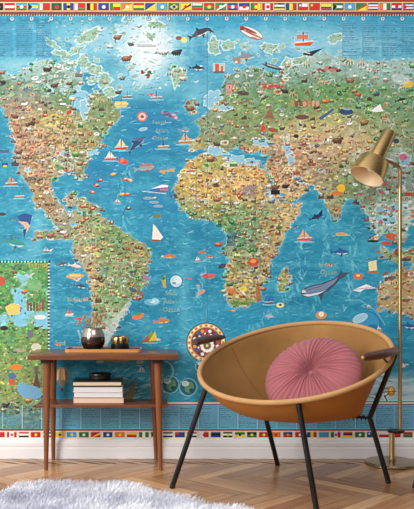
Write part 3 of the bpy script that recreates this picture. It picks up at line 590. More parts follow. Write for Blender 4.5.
for k, c in enumerate([(206, 176, 120), (120, 140, 120), (214, 150, 90), (210, 190, 150), (120, 120, 100)]): ell(58+k*2, 374.5, 1.1, 7-abs(k-2)*.7, c, (k-2)*-.06)
poly([(57, 380), (67, 380), (63.5, 387), (60.5, 387)], (130, 124, 90), .9); rect(60.6, 63.6, 388, 391.5, (90, 56, 40)); poly([(125, 402), (130, 386), (136, 380), (134, 396), (128, 404)], (150, 120, 80), .8)
for k in range(7): line([(84+k*2.4, 350), (78+k*4, 330)], 2, (206, 216, 216), .5)
# pale southern ice on the right
m = np.clip((UX-316)/40, 0, 1)*np.clip((UY-370)/10, 0, 1)*np.clip((404-UY)/2, 0, 1)*np.clip(.4+fbm(30, 5, 400)*1.1, 0, 1)
mix(m, (202, 220, 226), .9)
for k in range(50):
    ell(R.uniform(300, 474), R.uniform(364, 399), R.uniform(2, 5), R.uniform(.6, 1.6), R.choice([(120, 120, 150), (196, 210, 220), (90, 140, 170), (150, 110, 130), (110, 150, 110), (226, 230, 232)]), R.uniform(-.2, .2), .65)
ell(391, 391, 4, 5, (190, 140, 50)); ell(391, 390, 2.2, 3, (226, 186, 90)); line([(383, 392), (396, 391)], 1, (140, 90, 40)); line([(384, 395), (387, 401)], 1.1, (20, 20, 30)); line([(384, 397), (389, 393)], .9, (20, 20, 30))
# europe inset
rect(X0, 48, 262, 430, (120, 190, 214))
soft_m = (UX < 48) & (UY > 262) & (UY < 430)
g1 = fbm(26, 18, 700); gm = np.clip((g1-.42+np.clip((UY-325)/110, 0, .35)+np.clip((20-UX)/60, 0, .2))*9, 0, 1)*soft_m
mix(np.clip(blur(gm.astype(np.float32), 1.6)*1.4, 0, 1)*soft_m, (196, 222, 216), .6)
gc = np.zeros_like(img); gc[:] = (84, 146, 84)
t = np.clip((UY-320)/60, 0, 1)[..., None]; gc = gc*(1-t)+np.array((128, 148, 84), np.float32)*t; t = np.clip((UY-396)/22, 0, .8)[..., None]; gc = gc*(1-t)+np.array((88, 132, 136), np.float32)*t
gc = gc*(.74+.54*fbm(4, 3, 730, 3)[..., None])+(fbm(5, 4, 760, 3)[..., None]-.5)*np.array((70, 30, -10), np.float32); img[:] = img*(1-gm[..., None])+gc*gm[..., None]
for k in range(330):
    x = R.uniform(X0, 46); y = R.uniform(268, 427); s = R.uniform(1.2, 2.6); q = R.random()
    if y < 290 and x > 22: continue
    if q < .3: tree(x, y, s, R.choice(greens))
    elif q < .5: animal(x, y, s, R.choice(warm), R.choice((-1, 1)))
    elif q < .62: house(x, y, s, (214, 196, 170), (160, 76, 56))
    elif q < .75: figure(x, y, s, R.choice(warm))
    else: ell(x, y, s*1.5, s*.8, tuple(v*R.uniform(.7, 1.2) for v in lum(x, y)), R.uniform(-.6, .6), .8)
for k in range(1300):
    x = R.uniform(X0, 47); y = R.uniform(266, 429); c0 = lum(x, y); q = R.random()
    if c0[2] > c0[0]*1.3 and R.random() < .7: continue
    c = tuple(v*R.uniform(.4, .75) for v in c0) if q < .35 else tuple(min(240, v*R.uniform(1.2, 1.6)+10) for v in c0) if q < .65 else R.choice(warm+greens)
    ell(x, y, R.uniform(.5, 1.8), R.uniform(.3, .9), c, R.uniform(-1.2, 1.2), R.uniform(.45, .85))
ell(1, 281, 4.6, 5, (196, 70, 60), 0, .8); poly([(5, 307), (12, 303), (20, 305), (19, 314), (8, 315)], (220, 196, 100), .95); bird(13, 267, 6, (90, 90, 100)); bird(29, 276, 6, (196, 196, 200)); animal(24, 291, 3.6, (206, 130, 60)); ell(34, 285, 8, 6, (130, 180, 130), .3, .6)
for k in range(6): rect(27+k*3, 29+k*3, 303-R.uniform(0, 4), 311, R.choice([(130, 80, 70), (150, 100, 80), (100, 66, 60)]), .9)
ell(40, 317, 6, 2.4, (222, 226, 220), 0, .9); ell(4, 328, 4, 2.4, (40, 40, 46)); ell(30, 334, 3, 4, (110, 106, 120)); ell(16, 367, 6, 3, (206, 130, 50)); rect(9, 15, 378, 385, (196, 80, 56), .9); ell(12, 376, 4, 3, (70, 110, 150)); ell(30, 392, 12, 7, (110, 170, 206), .2, .95); ell(22, 388, 5, 6, (110, 170, 206), 0, .95); poly([(33, 386), (36.5, 370), (40, 386)], (96, 66, 66), .95); rect(34.5, 38.5, 366, 374, (110, 84, 90), .8); animal(28, 400, 4, (176, 140, 70)); animal(5, 405, 4, (50, 50, 50)); ell(10, 420, 14, 5, (90, 150, 170), 0, .6); ell(34, 424, 12, 4, (86, 146, 160), 0, .6); ell(36, 347, 5, 4, (222, 214, 196), 0, .8); ell(20, 350, 6, 2, (190, 176, 150), 0, .6)
rect(X0, 49, 261, 262.4, (226, 226, 214)); rect(48, 49.6, 261, 430, (226, 226, 214), .85)
k = X0
while k < 49: rect(k, k+1.7, 260.8, 262.6, (26, 30, 40)); k += 3.3
k = 261
while k < 430: rect(47.8, 49.8, k, k+1.9, (30, 40, 60)); k += 3.4
# bottom text strip, columns and rows of small print
rect(50, X1, 404.4, 430, (116, 180, 212), .88); rect(50, X1, 401.2, 402.2, (150, 50, 40)); rect(50, X1, 402.2, 403.6, (232, 214, 190)); rect(50, X1, 403.6, 404.6, (160, 40, 44))
def column(x, y0, y1, wd, dy=1.75, col=(44, 92, 124), a=.62):
    y = y0
    rect(x-.8, x-.3, y0, y1, (70, 120, 150), .4)
    while y < y1:
        if R.random() < .88:
            k = x; end = x+wd*R.uniform(.35, 1)
            while k < end:
                l = R.uniform(1, 4); rect(k, min(k+l, x+wd), y, y+.75, col, a*R.uniform(.6, 1.1)); k += l+R.uniform(.4, 1)
        y += dy
for cx_ in np.arange(-56, 474, 19.6): rect(cx_-.6, cx_, 405, 429, (180, 216, 230), .7); column(cx_+1.5, 406, 428.5, 16.5, a=.55, dy=2.1)
rect(X0, X1, 429.3, 430.4, (90, 34, 36))
for cx_, w_ in [(-56, 15), (-38, 15), (-20, 14), (-2, 14), (17, 15), (37, 14)]: rect(cx_-1, cx_+w_+.5, 22.5, 57.5, (60, 128, 160), .3); column(cx_, 23, 57, w_, a=.6, dy=2.0)
for cx_ in (343, 363, 382.5, 402, 421, 440, 459): rect(cx_-1, cx_+16.5, 23, 58, (96, 160, 190), .35); column(cx_, 23.5, 57.5, 15.5, a=.75, dy=2.0)
for cx_ in np.arange(-46.5, 474, 19.5):
    ell(cx_, 18.6, 2.5, 2.5, (90, 120, 140), 0, .9); ell(cx_, 18.6, 1.8, 1.8, (176, 206, 214), 0, .95); ell(cx_, 18.4, .8, 1.1, (90, 110, 130), 0, .8)
# top border
rect(X0, X1, Y0, -3, (186, 196, 200)); rect(X0, X1, -3, 2.2, (142, 34, 22)); rect(X0, X1, .2, 1, (190, 80, 40), .6); rect(X0, X1, 2.2, 10.8, (206, 184, 140)); rect(X0, X1, 10.8, 11.8, (200, 130, 86)); rect(X0, X1, 12, 14.6, (126, 40, 36))
k = X0
while k < X1: rect(k, k+1.5, 12.9, 13.4, (176, 110, 76)); rect(k, k+1.2, 14.6, 15.6, (190, 170, 130)); rect(k+1.2, k+2.4, 14.6, 15.8, (30, 26, 30)); k += 2.6
FL = {'r': (200, 36, 40), 'w': (232, 230, 226), 'b': (40, 70, 140), 'g': (40, 124, 66), 'y': (236, 200, 50), 'k': (24, 22, 26), 'o': (226, 120, 40), 'c': (70, 160, 200), 'm': (120, 24, 44), 'd': (24, 84, 54)}
def flag(x0, x1, y0, y1, spec, edge=True):
    w, h = x1-x0, y1-y0
    if edge: rect(x0-.35, x1+.35, y0-.35, y1+.35, (70, 40, 34))
    p = spec.split(','); n = len(p[0])-1
    for i, ch in enumerate(p[0][1:]):
        if p[0][0] == 'h': rect(x0, x1, y0+h*i/n, y0+h*(i+1)/n, FL[ch])
        else: rect(x0+w*i/n, x0+w*(i+1)/n, y0, y1, FL[ch])
    for e in p[1:]:
        c = FL[e[1]]
        if e[0] == 't': poly([(x0, y0), (x0+w*.42, y0+h/2), (x0, y1)], c)
        if e[0] == 'o': ell(x0+w/2, y0+h/2, h*.26, h*.26, c)
        if e[0] == 's': ell(x0+w*.22, y0+h*.28, h*.16, h*.16, c)
        if e[0] == 'q': rect(x0, x0+w*.42, y0, y0+h*.5, c)
        if e[0] == 'd': poly([(x0+w*.1, y0+h/2), (x0+w/2, y0+h*.08), (x0+w*.9, y0+h/2), (x0+w/2, y1-h*.08)], c)
        if e[0] == 'x': poly([(x0, y1), (x1, y0), (x1, y0+h*.35), (x0+w*.15, y1)], c)
        if e[0] == 'p': poly([(x0, y1), (x1, y0), (x1, y1)], c)
        if e[0] == 'n': rect(x0, x0+w*.28, y0, y1, c)
top = ['hrwb', 'vbr,ow', 'hgwr', 'hbwb,ty', 'hk,oy', 'hrwr', 'hcrg,ow', 'hcyc,tk', 'hr,nw', 'hd,or', 'vbyb,ok', 'hrrg,nw', 'vkyr', 'hb,ow', 'hyr,ng', 'ho,py,ow', 'hryg', 'hb,py', 'hccc,ow', 'hg,dy,ob', 'hy,xk,or', 'hwgr', 'hrg,oy', 'hgrg,ow,xw', 'hbrb,ow', 'hbw,qb,or', 'vgry,oy', 'vrwwr,or', 'hbwgy,sy', 'vbyr', 'hwr,qb,sw', 'hr,sy', 'hyybr', 'hgwg,tk', 'hc,ow', 'hg,py,xr', 'hbwrwb', 'vowg', 'hrwb,or', 'hbwbwb,tr', 'hb,oy', 'hbrw', 'hr,ow', 'hgy', 'vgyr', 'hwk,tr', 'hyb']
for i, s in enumerate(top): flag(-53.6+i*11.72-.2, -53.6+i*11.72+9.8, 3.3, 10.2, s)
rect(X0, X1, 430.4, Y1, (224, 208, 184)); rect(X0, X1, 430.4, 430.9, (190, 90, 60))
bot = ['vgr', 'hr,ow', 'hwr,xb', 'hrw,qb', 'hr,sy', 'vrwwr,or', 'hrwk', 'hr,oy', 'hbwr,sw', 'hy,ob', 'hc,oy', 'hg,ow', 'hrr,xy', 'hb,ow', 'ho,oy', 'hyr', 'vgwg', 'hdy,tk', 'hbwb', 'hb,qr', 'hrwb', 'vwr,or', 'hbkb', 'hkwk,oy', 'hgy,ok', 'hkg,oy', 'hr,oy', 'ho,or', 'hbr,oo', 'hr,ow', 'vbyr', 'hc', 'vgwr,or', 'hrmy', 'hg,ow', 'hb,sw', 'hwr', 'hr', 'hrg', 'hg,or', 'hbw', 'hry', 'hc,oy', 'vrw', 'hgw', 'hkr']
for i, s in enumerate(bot): flag(-53+i*12.0, -53+i*12.0+9.6, 432.0, 437.3, s, False)

# small gold lettering, rasterised from Blender's own font
def mural_text(t, x, y, size, col, a=.85, align='CENTER'):
    cu = bpy.data.curves.new('t', 'FONT'); cu.body = t; cu.size = size; cu.align_x = align; cu.resolution_u = 3
    ob = bpy.data.objects.new('t', cu); me = ob.to_mesh(); me.calc_loop_triangles()
    vs = [v.co.copy() for v in me.vertices]
    for tr in me.loop_triangles: poly([(x+vs[i].x, y-vs[i].y) for i in tr.vertices], col, a)
    ob.to_mesh_clear(); bpy.data.objects.remove(ob); bpy.data.curves.remove(cu)
GOLD = (206, 184, 104)
for t, x, y, s in [('Süd-', 171, 295, 6.6), ('Atlan.', 171, 303.5, 6.6), ('Ozean', 171, 311.5, 6.6), ('Nord-', 160, 124, 6), ('Atlan.', 162, 132, 6), ('Ozean', 160, 140, 6), ('Indisch.', 328, 267, 6.4), ('Ozean', 328, 274, 6.4)]:
    mural_text(t, x, y, s, GOLD, .5)
mural_text('Europa', 38, 267, 7, (190, 166, 60), .95); mural_text('Südpazifik', 78, 301, 5.6, (196, 170, 70), .85); mural_text('Süd', 60, 345, 7, (170, 190, 110), .7)
# bring the print together: a little unevenness of the ink
img *= (0.95+0.1*rng.random((Hh, W, 1)).astype(np.float32))
img = np.clip(img, 0, 255)
img = img*0.97+6
small = (img[0::2, 0::2]+img[1::2, 0::2]+img[0::2, 1::2]+img[1::2, 1::2])/4/255
def box3(a):
    p = np.pad(a, ((2, 2), (2, 2), (0, 0)), mode='edge'); hh, ww = a.shape[:2]; o = 0
    for i in range(5):
        for j in range(5): o = o+p[i:i+hh, j:j+ww]
    return o/25
small = np.clip(small+0.85*(small-box3(small)), 0.01, 0.97)
lin = np.where(small <= 0.04045, small/12.92, ((small+0.055)/1.055)**2.4).astype(np.float32)
h, w = lin.shape[:2]
GXs = (np.arange(w)*2+1)/KS+X0; GYs = (np.arange(h)*2+1)/KS+Y0
gx, gy = np.meshgrid((GXs-CX)/200.0, H0+(CY-GYs)/200.0)
co = np.stack([gx, np.full_like(gx, -0.001), gy], -1).reshape(-1, 3).astype(np.float32)
co = np.concatenate([co, co.reshape(h, w, 3)[-1]*np.array((1, 1, 0), np.float32)]); lin = np.concatenate([lin, lin[-1:]]); h += 1
idx = np.arange(w*h).reshape(h, w)
quads = np.stack([idx[1:, :-1], idx[1:, 1:], idx[:-1, 1:], idx[:-1, :-1]], -1).reshape(-1, 4)
me = bpy.data.meshes.new('map_mural')
me.vertices.add(len(co)); me.vertices.foreach_set('co', co.ravel())
me.loops.add(quads.size); me.loops.foreach_set('vertex_index', quads.ravel().astype(np.int32))
me.polygons.add(len(quads)); me.polygons.foreach_set('loop_start', np.arange(0, quads.size, 4, dtype=np.int32))
me.update(calc_edges=True)
at = me.color_attributes.new('print', 'FLOAT_COLOR', 'POINT')
at.data.foreach_set('color', np.concatenate([lin.reshape(-1, 3), np.ones((w*h, 1), np.float32)], 1).ravel())
mural = obj('map_mural', me, attr_mat('printed_wallpaper', 'print', 0.62, 0.3))
tag(mural, 'colourful illustrated world map mural with flag borders covering the back wall', 'mural')
del img, UX, UY, xx, yy

# ------------------------------------------------------------------ room
wall = obj('wall_back', box(-3.2, 3.6, 0.0, 0.12, 0, 2.75), M_wall); wall['kind'] = 'structure'
BP = [(0, 0), (0.017, 0), (0.017, 0.052), (0.0145, 0.054), (0.0145, 0.060), (0.0165, 0.063), (0.0165, 0.078), (0.012, 0.084), (0.012, 0.089), (0.008, 0.0965), (0, 0.0975)]
bm = bmesh.new()
L_ = [bm.verts.new((-3.2, -0.0015-a, b)) for a, b in BP]; R_ = [bm.verts.new((3.6, -0.0015-a, b)) for a, b in BP]
for i in range(len(BP)): j = (i+1) % len(BP); bm.faces.new((L_[i], L_[j], R_[j], R_[i]))
bm.faces.new(L_[::-1]); bm.faces.new(R_)
bb = obj('baseboard_back', bm, M_base); bb['kind'] = 'structure'

# herringbone floor: every board is a face with its own tone
m = bpy.data.materials.new('oak_parquet'); m.use_nodes = True; nt = m.node_tree; b = nt.nodes['Principled BSDF']
a = nt.nodes.new('ShaderNodeAttribute'); a.attribute_name = 'tone'
uv = nt.nodes.new('ShaderNodeUVMap'); uv.uv_map = 'grain'
mp = nt.nodes.new('ShaderNodeMapping'); mp.inputs['Scale'].default_value = (3, 60, 1)
nz = nt.nodes.new('ShaderNodeTexNoise'); nz.inputs['Scale'].default_value = 1.0; nz.inputs['Detail'].default_value = 5
ramp = nt.nodes.new('ShaderNodeValToRGB'); ramp.color_ramp.elements[0].position = .3; ramp.color_ramp.elements[0].color = (.7, .66, .62, 1); ramp.color_ramp.elements[1].position = .7; ramp.color_ramp.elements[1].color = (1.12, 1.1, 1.08, 1)
mx = nt.nodes.new('ShaderNodeMix'); mx.data_type = 'RGBA'; mx.blend_type = 'MULTIPLY'; mx.inputs[0].default_value = 1
nt.links.new(uv.outputs[0], mp.inputs[0]); nt.links.new(mp.outputs[0], nz.inputs['Vector']); nt.links.new(nz.outputs['Fac'], ramp.inputs[0])
nt.links.new(a.outputs['Color'], mx.inputs[6]); nt.links.new(ramp.outputs[0], mx.inputs[7]); nt.links.new(mx.outputs[2], b.inputs['Base Color'])
b.inputs['Roughness'].default_value = 0.24; b.inputs['Specular IOR Level'].default_value = 0.45
M_floor = m
M_gap = mat('parquet_joint', (104, 70, 44), 0.7)
PW, NL = 0.068, 6
bm = bmesh.new(); cl = bm.loops.layers.float_color.new('tone'); uvl = bm.loops.layers.uv.new('grain')
c45 = math.sqrt(.5); fr = random.Random(3)
tones = [(204, 158, 112), (184, 136, 90), (196, 148, 102), (172, 122, 78), (212, 168, 122), (160, 110, 68), (192, 142, 94)]
rngN = 80
for gxi in range(-rngN, rngN):
    for gyi in range(-rngN, rngN):
        q = (gxi-gyi) % (2*NL)
        if q == 0: x0, y0, x1, y1, hor = gxi, gyi, gxi+NL, gyi+1, True
        elif q == NL: x0, y0, x1, y1, hor = gxi, gyi-NL+1, gxi+1, gyi+1, False
        else: continue
        g = 0.0011/PW
        cs = [(x0+g, y0+g), (x1-g, y0+g), (x1-g, y1-g), (x0+g, y1-g)]
        wpts = [(((u+v)*c45)*PW+0.06, ((v-u)*c45)*PW-1.6) for u, v in cs]
        if all(p[0] < -3.1 or p[0] > 3.5 or p[1] > -0.02 or p[1] < -4.6 for p in wpts): continue
        if any(p[0] < -3.2 or p[0] > 3.6 or p[1] < -4.9 for p in wpts): continue
        # boards are trimmed where they meet the wall
        f = bm.faces.new([bm.verts.new((p[0], min(p[1], 0.0), 0.0)) for p in wpts])
        t = fr.choice(tones); s = fr.uniform(.9, 1.08); c = s2l(tuple(min(255, v*s) for v in t))
        ou, ov = fr.uniform(0, 50), fr.uniform(0, 50)
        for lp, (u, v) in zip(f.loops, cs):
            lp[cl] = (*c, 1)
            lp[uvl].uv = ((u*PW+ou, v*PW+ov) if hor else (v*PW+ou, u*PW+ov))
fl = obj('floor', bm, M_floor)
fl.location.z = 0; fl['kind'] = 'structure'
# sub-floor slab under the boards, joined to the floor
bm = bmesh.new(); bm.from_mesh(fl.data); n0 = len(bm.faces); add_box(bm, -3.2, 3.6, -5.0, 0.12, -0.06, -0.0012)
bm.faces.ensure_lookup_table()
for f in bm.faces[n0:]: f.material_index = 1
bm.to_mesh(fl.data); bm.free(); fl.data.materials.append(M_gap)

# ------------------------------------------------------------------ console table
tb = thing('console_table', 'low walnut side table with a lower shelf and tapered legs', 'table', (-0.216, -0.17, 0))
TZ = 0.546
bm = bmesh.new(); add_box(bm, -0.564, 0.132, -0.325, -0.022, TZ-0.028, TZ, 0.005); obj('tabletop', bm, M_walnut, tb, True)
bm = bmesh.new(); add_box(bm, -0.532, 0.084, -0.272, -0.075, 0.291, 0.305, 0.003); obj('shelf', bm, M_walnut, tb, True)
for xt, xb in ((-0.482, -0.484), (0.035, 0.05)):
    for (yt, yb) in ((-0.262, -0.272), (-0.085, -0.045)):
        pts = [Vector((xt+(xb-xt)*k/8, yt+(yb-yt)*k/8, (TZ-0.046)*(1-k/8))) for k in range(9)]
        rr = [0.0195-0.0105*(k/8)**1.1 for k in range(9)]
        if yt > -0.2:
            pts = [p+Vector((0.006 if xt < 0 else -0.02, 0, 0)) for p in pts]
        obj('leg', tube(pts, rr, 20), M_walnutv, tb, True)
        obj('leg_bracket', box(pts[0].x-.026, pts[0].x+.026, yt-.024, yt+.024, TZ-.047, TZ-.027, bev=.003), M_dark, tb, True)

# tray with candle holder and vase
def rrect(x0, x1, y0, y1, r, n=8):
    out = []
    for cx_, cy_, a0 in ((x1-r, y1-r, 0), (x0+r, y1-r, PI/2), (x0+r, y0+r, PI), (x1-r, y0+r, 1.5*PI)):
        for k in range(n+1): a = a0+PI/2*k/n; out.append((cx_+r*math.cos(a), cy_+r*math.sin(a)))
    return out
def add_prism(bm, outline, z0, z1):
    a = [bm.verts.new((x, y, z0)) for x, y in outline]; b_ = [bm.verts.new((x, y, z1)) for x, y in outline]; n = len(a)
    for i in range(n): bm.faces.new((a[i], a[(i+1) % n], b_[(i+1) % n], b_[i]))
    bm.faces.new(a[::-1]); bm.faces.new(b_)
tr = thing('serving_tray', 'shallow light wooden tray with a black inside on the walnut table', 'tray', (-0.215, -0.17, TZ))
t0 = TZ+.0005
out = rrect(-0.40, -0.04, -0.262, -0.08, 0.022); inn = rrect(-0.393, -0.047, -0.255, -0.087, 0.018)
bm = bmesh.new(); n = len(out)
lv = [[bm.verts.new((x, y, z)) for x, y in o] for o, z in ((out, t0+.001), (out, t0+.016), (inn, t0+.016), (inn, t0+.006))]
for A, B in zip(lv, lv[1:]):
    for i in range(n): bm.faces.new((A[i], A[(i+1) % n], B[(i+1) % n], B[i]))
bm.faces.new(lv[0]); bm.faces.new(lv[3])
obj('tray_rim', bm, M_tray, tr)
bm = bmesh.new(); add_prism(bm, rrect(-0.392, -0.048, -0.254, -0.088, 0.017), t0+.0062, t0+.0085); obj('tray_lining', bm, M_blk, tr)
tz = t0+.009
vs = thing('vase', 'round smoky metallic vase with dried stems on the wooden tray', 'vase', (-0.27, -0.17, tz))
vp = [(0, 0), (.034, 0), (.046, .008), (.056, .028), (.0585, .046), (.0555, .062)]
vp2 = [(.0555, .062), (.055, .066), (.052, .078), (.047, .090), (.0435, .098), (.0445, .105), (.0425, .1055), (.041, .098), (.045, .088), (.050, .075), (.0525, .05), (.03, .01), (0, .008)]
vc = P(93, 330, 3.83); vx, vy = vc.x, -0.175
obj('body', lathe(vp, (vx, vy, tz)), M_vase, vs, True)
obj('neck', lathe(vp2, (vx, vy, tz)), M_vtop, vs, True)
rs = random.Random(9)
for k in range(13):
    a = rs.uniform(0, 2*PI); sp = rs.uniform(.008, .055); hh = rs.uniform(.12, .185)
    if k == 0: a, sp, hh = PI, .07, .137
    p0 = Vector((vx+.01*math.cos(a), vy+.008*math.sin(a), tz+.03)); p2 = Vector((vx+sp*math.cos(a), vy+sp*.6*math.sin(a), tz+hh))
    p1 = Vector((vx+.018*math.cos(a), vy+.014*math.sin(a), tz+.115))
    st = obj('dried_stem', tube(catmull([p0, p1, p2], 5), .0012, 6), M_twig, vs, True)
    bm = bmesh.new()
    for j in range(5):
        q = p2+Vector((rs.uniform(-.006, .006), rs.uniform(-.005, .005), rs.uniform(-.022, .004)))
        bmesh.ops.create_icosphere(bm, subdivisions=1, radius=rs.uniform(.0025, .006), matrix=Matrix.Translation(q) @ Matrix.Diagonal((1, 1, 1.5, 1)))
    obj('bud', bm, M_bud if k % 3 == 0 else M_twig, vs, True)
cd = thing('candle_holder', 'small round black candle holder with a gold patterned band on the tray', 'candle holder', (-0.14, -0.17, tz))
cc = P(120, 330, 3.84); cx_, cy_ = cc.x, -0.17
obj('base', lathe([(0, 0), (.041, 0), (.043, .003), (.043, .027), (.040, .029), (0, .029)], (cx_, cy_, tz)), M_blk, cd, True)
obj('gold_band', lathe([(.040, .0285), (.0415, .031), (.0415, .060), (.040, .062), (.037, .062), (.037, .040), (0, .039)], (cx_, cy_, tz)), M_gold, cd, True)
for k in range(14):
    a = k*2*PI/14; cq = Vector((cx_+.0415*math.cos(a), cy_+.0415*math.sin(a), tz+.0455))
    bm = bmesh.new(); bmesh.ops.create_uvsphere(bm, u_segments=8, v_segments=6, radius=.0052, matrix=Matrix.Translation(cq) @ Matrix.Rotation(a, 4, 'Z') @ Matrix.Diagonal((.35, 1, 2.2, 1)))
    obj('bead', bm, M_brass2 if k % 2 else M_blk, cd, True)
obj('wax', lathe([(.0365, .0395), (.0365, .050), (0, .051)], (cx_, cy_, tz)), M_pagec, cd, True)

# books on the shelf
sz = .3055
def book(x0, x1, y0, y1, z0, z1, cov, page, label, t=.0022):
    b_ = thing('book', label, 'book', ((x0+x1)/2, (y0+y1)/2, z0), 'books stacked on the lower shelf')
    bm = bmesh.new(); add_box(bm, x0, x1, y0, y1, z0, z0+t, .0006, 1); add_box(bm, x0, x1, y0, y1, z1-t, z1, .0006, 1); add_box(bm, x0, x1, y1-t, y1, z0+t*.5, z1-t*.5)
    obj('cover', bm, cov, b_)
    obj('pages', box(x0+.003, x1-.003, y0+.003, y1-t, z0+t, z1-t), page, b_)
bx0, bx1 = P(73, 0, 3.77).x, P(123.5, 0, 3.77).x
zs = [sz, sz+.0285, sz+.0285+.025, sz+.0535+.025, sz+.0785+.0285]
book(bx0, bx1+.003, -.235, -.085, zs[0], zs[1]-.0004, M_cov_r, M_pagec, 'thick cream-paged book with a rust cover, lowest of the stack on the shelf')
book(bx0+.002, bx1-.002, -.232, -.088, zs[1], zs[2]-.0004, M_cov_w, M_page, 'white book lying directly on the lowest rust-covered book', .0015)
book(bx0, bx1-.003, -.233, -.09, zs[2], zs[3]-.0004, M_cov_w, M_page, 'white book lying directly under the black-covered top book', .0015)
book(bx0-.002, bx1-.008, -.235, -.092, zs[3], zs[4], M_blk, M_pagec, 'black-covered book with cream pages, topmost of the stack', .006)
bw = P(99.5, 0, 3.8).x
bl = thing('trinket_box', 'low round black lidded box lying on top of the stacked books', 'box', (bw, -.165, zs[4]))
zb = zs[4]+.0003
obj('body', lathe([(0, 0), (.046, 0), (.051, .004), (.052, .018), (.050, .020), (0, .020)], (bw, -.165, zb)), M_blk, bl, True)
obj('lid', lathe([(.0525, .0195), (.054, .022), (.053, .028), (.046, .031), (0, .0322)], (bw, -.165, zb)), M_black, bl, True)
obj('lid_knob', lathe([(0, .032), (.008, .0322), (.009, .0345), (0, .036)], (bw, -.165, zb)), M_brass2, bl, True)

# ------------------------------------------------------------------ armchair
C = Vector((.616, -.57, .545)); RR = .409; TT = .352; AZ = .97
bdir = Vector((math.cos(AZ), math.sin(AZ), 0)); sdir = Vector((math.sin(AZ), -math.cos(AZ), 0))
bt = (bdir*math.cos(TT)+Vector((0, 0, 1))*math.sin(TT))
def rimp(th, r=RR): return C+sdir*(r*math.cos(th))+bt*(r*math.sin(th))
def loc(s, b_, z): return Vector((C.x, C.y, 0))+sdir*s+bdir*b_+Vector((0, 0, z))
def to_sb(p): v = Vector((p.x-C.x, p.y-C.y, 0)); return v.dot(sdir), v.dot(bdir)
def px(p): D = p.y+D0; return CX+F*p.x/D, CY+F*(H0-p.z)/D
def near(u, v): return min((math.hypot(px(rimp(k*PI/360))[0]-u, px(rimp(k*PI/360))[1]-v), k*PI/360) for k in range(720))[1]
ch = thing('balloon_chair', 'round tan suede bowl armchair with black metal legs and a pink cushion', 'armchair', (C.x, C.y, 0))
NT, NU = 144, 22
BC = Vector((C.x, C.y, 0))+bdir*.07+sdir*.045+Vector((0, 0, .305)); RB = .215
def shell(th, u):
    p = rimp(th); q = BC+sdir*(RB*math.cos(th))+bdir*(RB*math.sin(th))
    q.z += .012*math.cos(th-math.radians(28))
    if u <= 1:
        v = p.lerp(q, u)
        out_ = (p-C); out_.z = 0; out_.normalize()
        dth = (th-math.radians(28)+PI) % (2*PI)-PI; g = math.exp(-(dth/math.radians(52))**2)
        bul = math.sin(PI*u)*.028*(1-g)
        hv = u+(u**.5-u)*g*1.0; v2 = p.lerp(q, hv); v = Vector((v2.x, v2.y, v.z))
        v = v+out_*bul+Vector((0, 0, -1))*math.sin(PI*u)*.02*(1-g)
        return v
    k = u-1
    v = q.lerp(BC+Vector((0, 0, -.012)), k)
    return v
bm = bmesh.new(); rows = []
us = [k/16 for k in range(17)]+[1+k/6 for k in range(1, 6)]
for u in us: rows.append([bm.verts.new(shell(2*PI*k/NT, u)+Vector((0, 0, .003*mnoise.noise(shell(2*PI*k/NT, u)*7)))) for k in range(NT)])
cv = bm.verts.new(BC+Vector((0, 0, -.012)))
for A, B in zip(rows, rows[1:]):
    for k in range(NT): bm.faces.new((A[k], A[(k+1) % NT], B[(k+1) % NT], B[k]))
for k in range(NT): bm.faces.new((rows[-1][k], rows[-1][(k+1) % NT], cv))
seat = obj('seat_shell', bm, M_outer, ch, 'all'); seat.data.materials.append(M_suede)
so = seat.modifiers.new('thick', 'SOLIDIFY'); so.thickness = .006; so.offset = 0; so.material_offset = 1; so.material_offset_rim = 1
obj('rim', tube([rimp(2*PI*k/120) for k in range(120)], .0108, 14, closed=True), M_rim, ch, 'all')
M_seam = mat('seam_thread', (112, 76, 40), .8)
for th in (near(228, 340),):
    pts = [shell(th, u*.06)+(C-shell(th, u*.06)).normalized()*.0034 for u in range(1, 22)]
    obj('seam', tube(pts, .0016, 6), M_seam, ch, True)
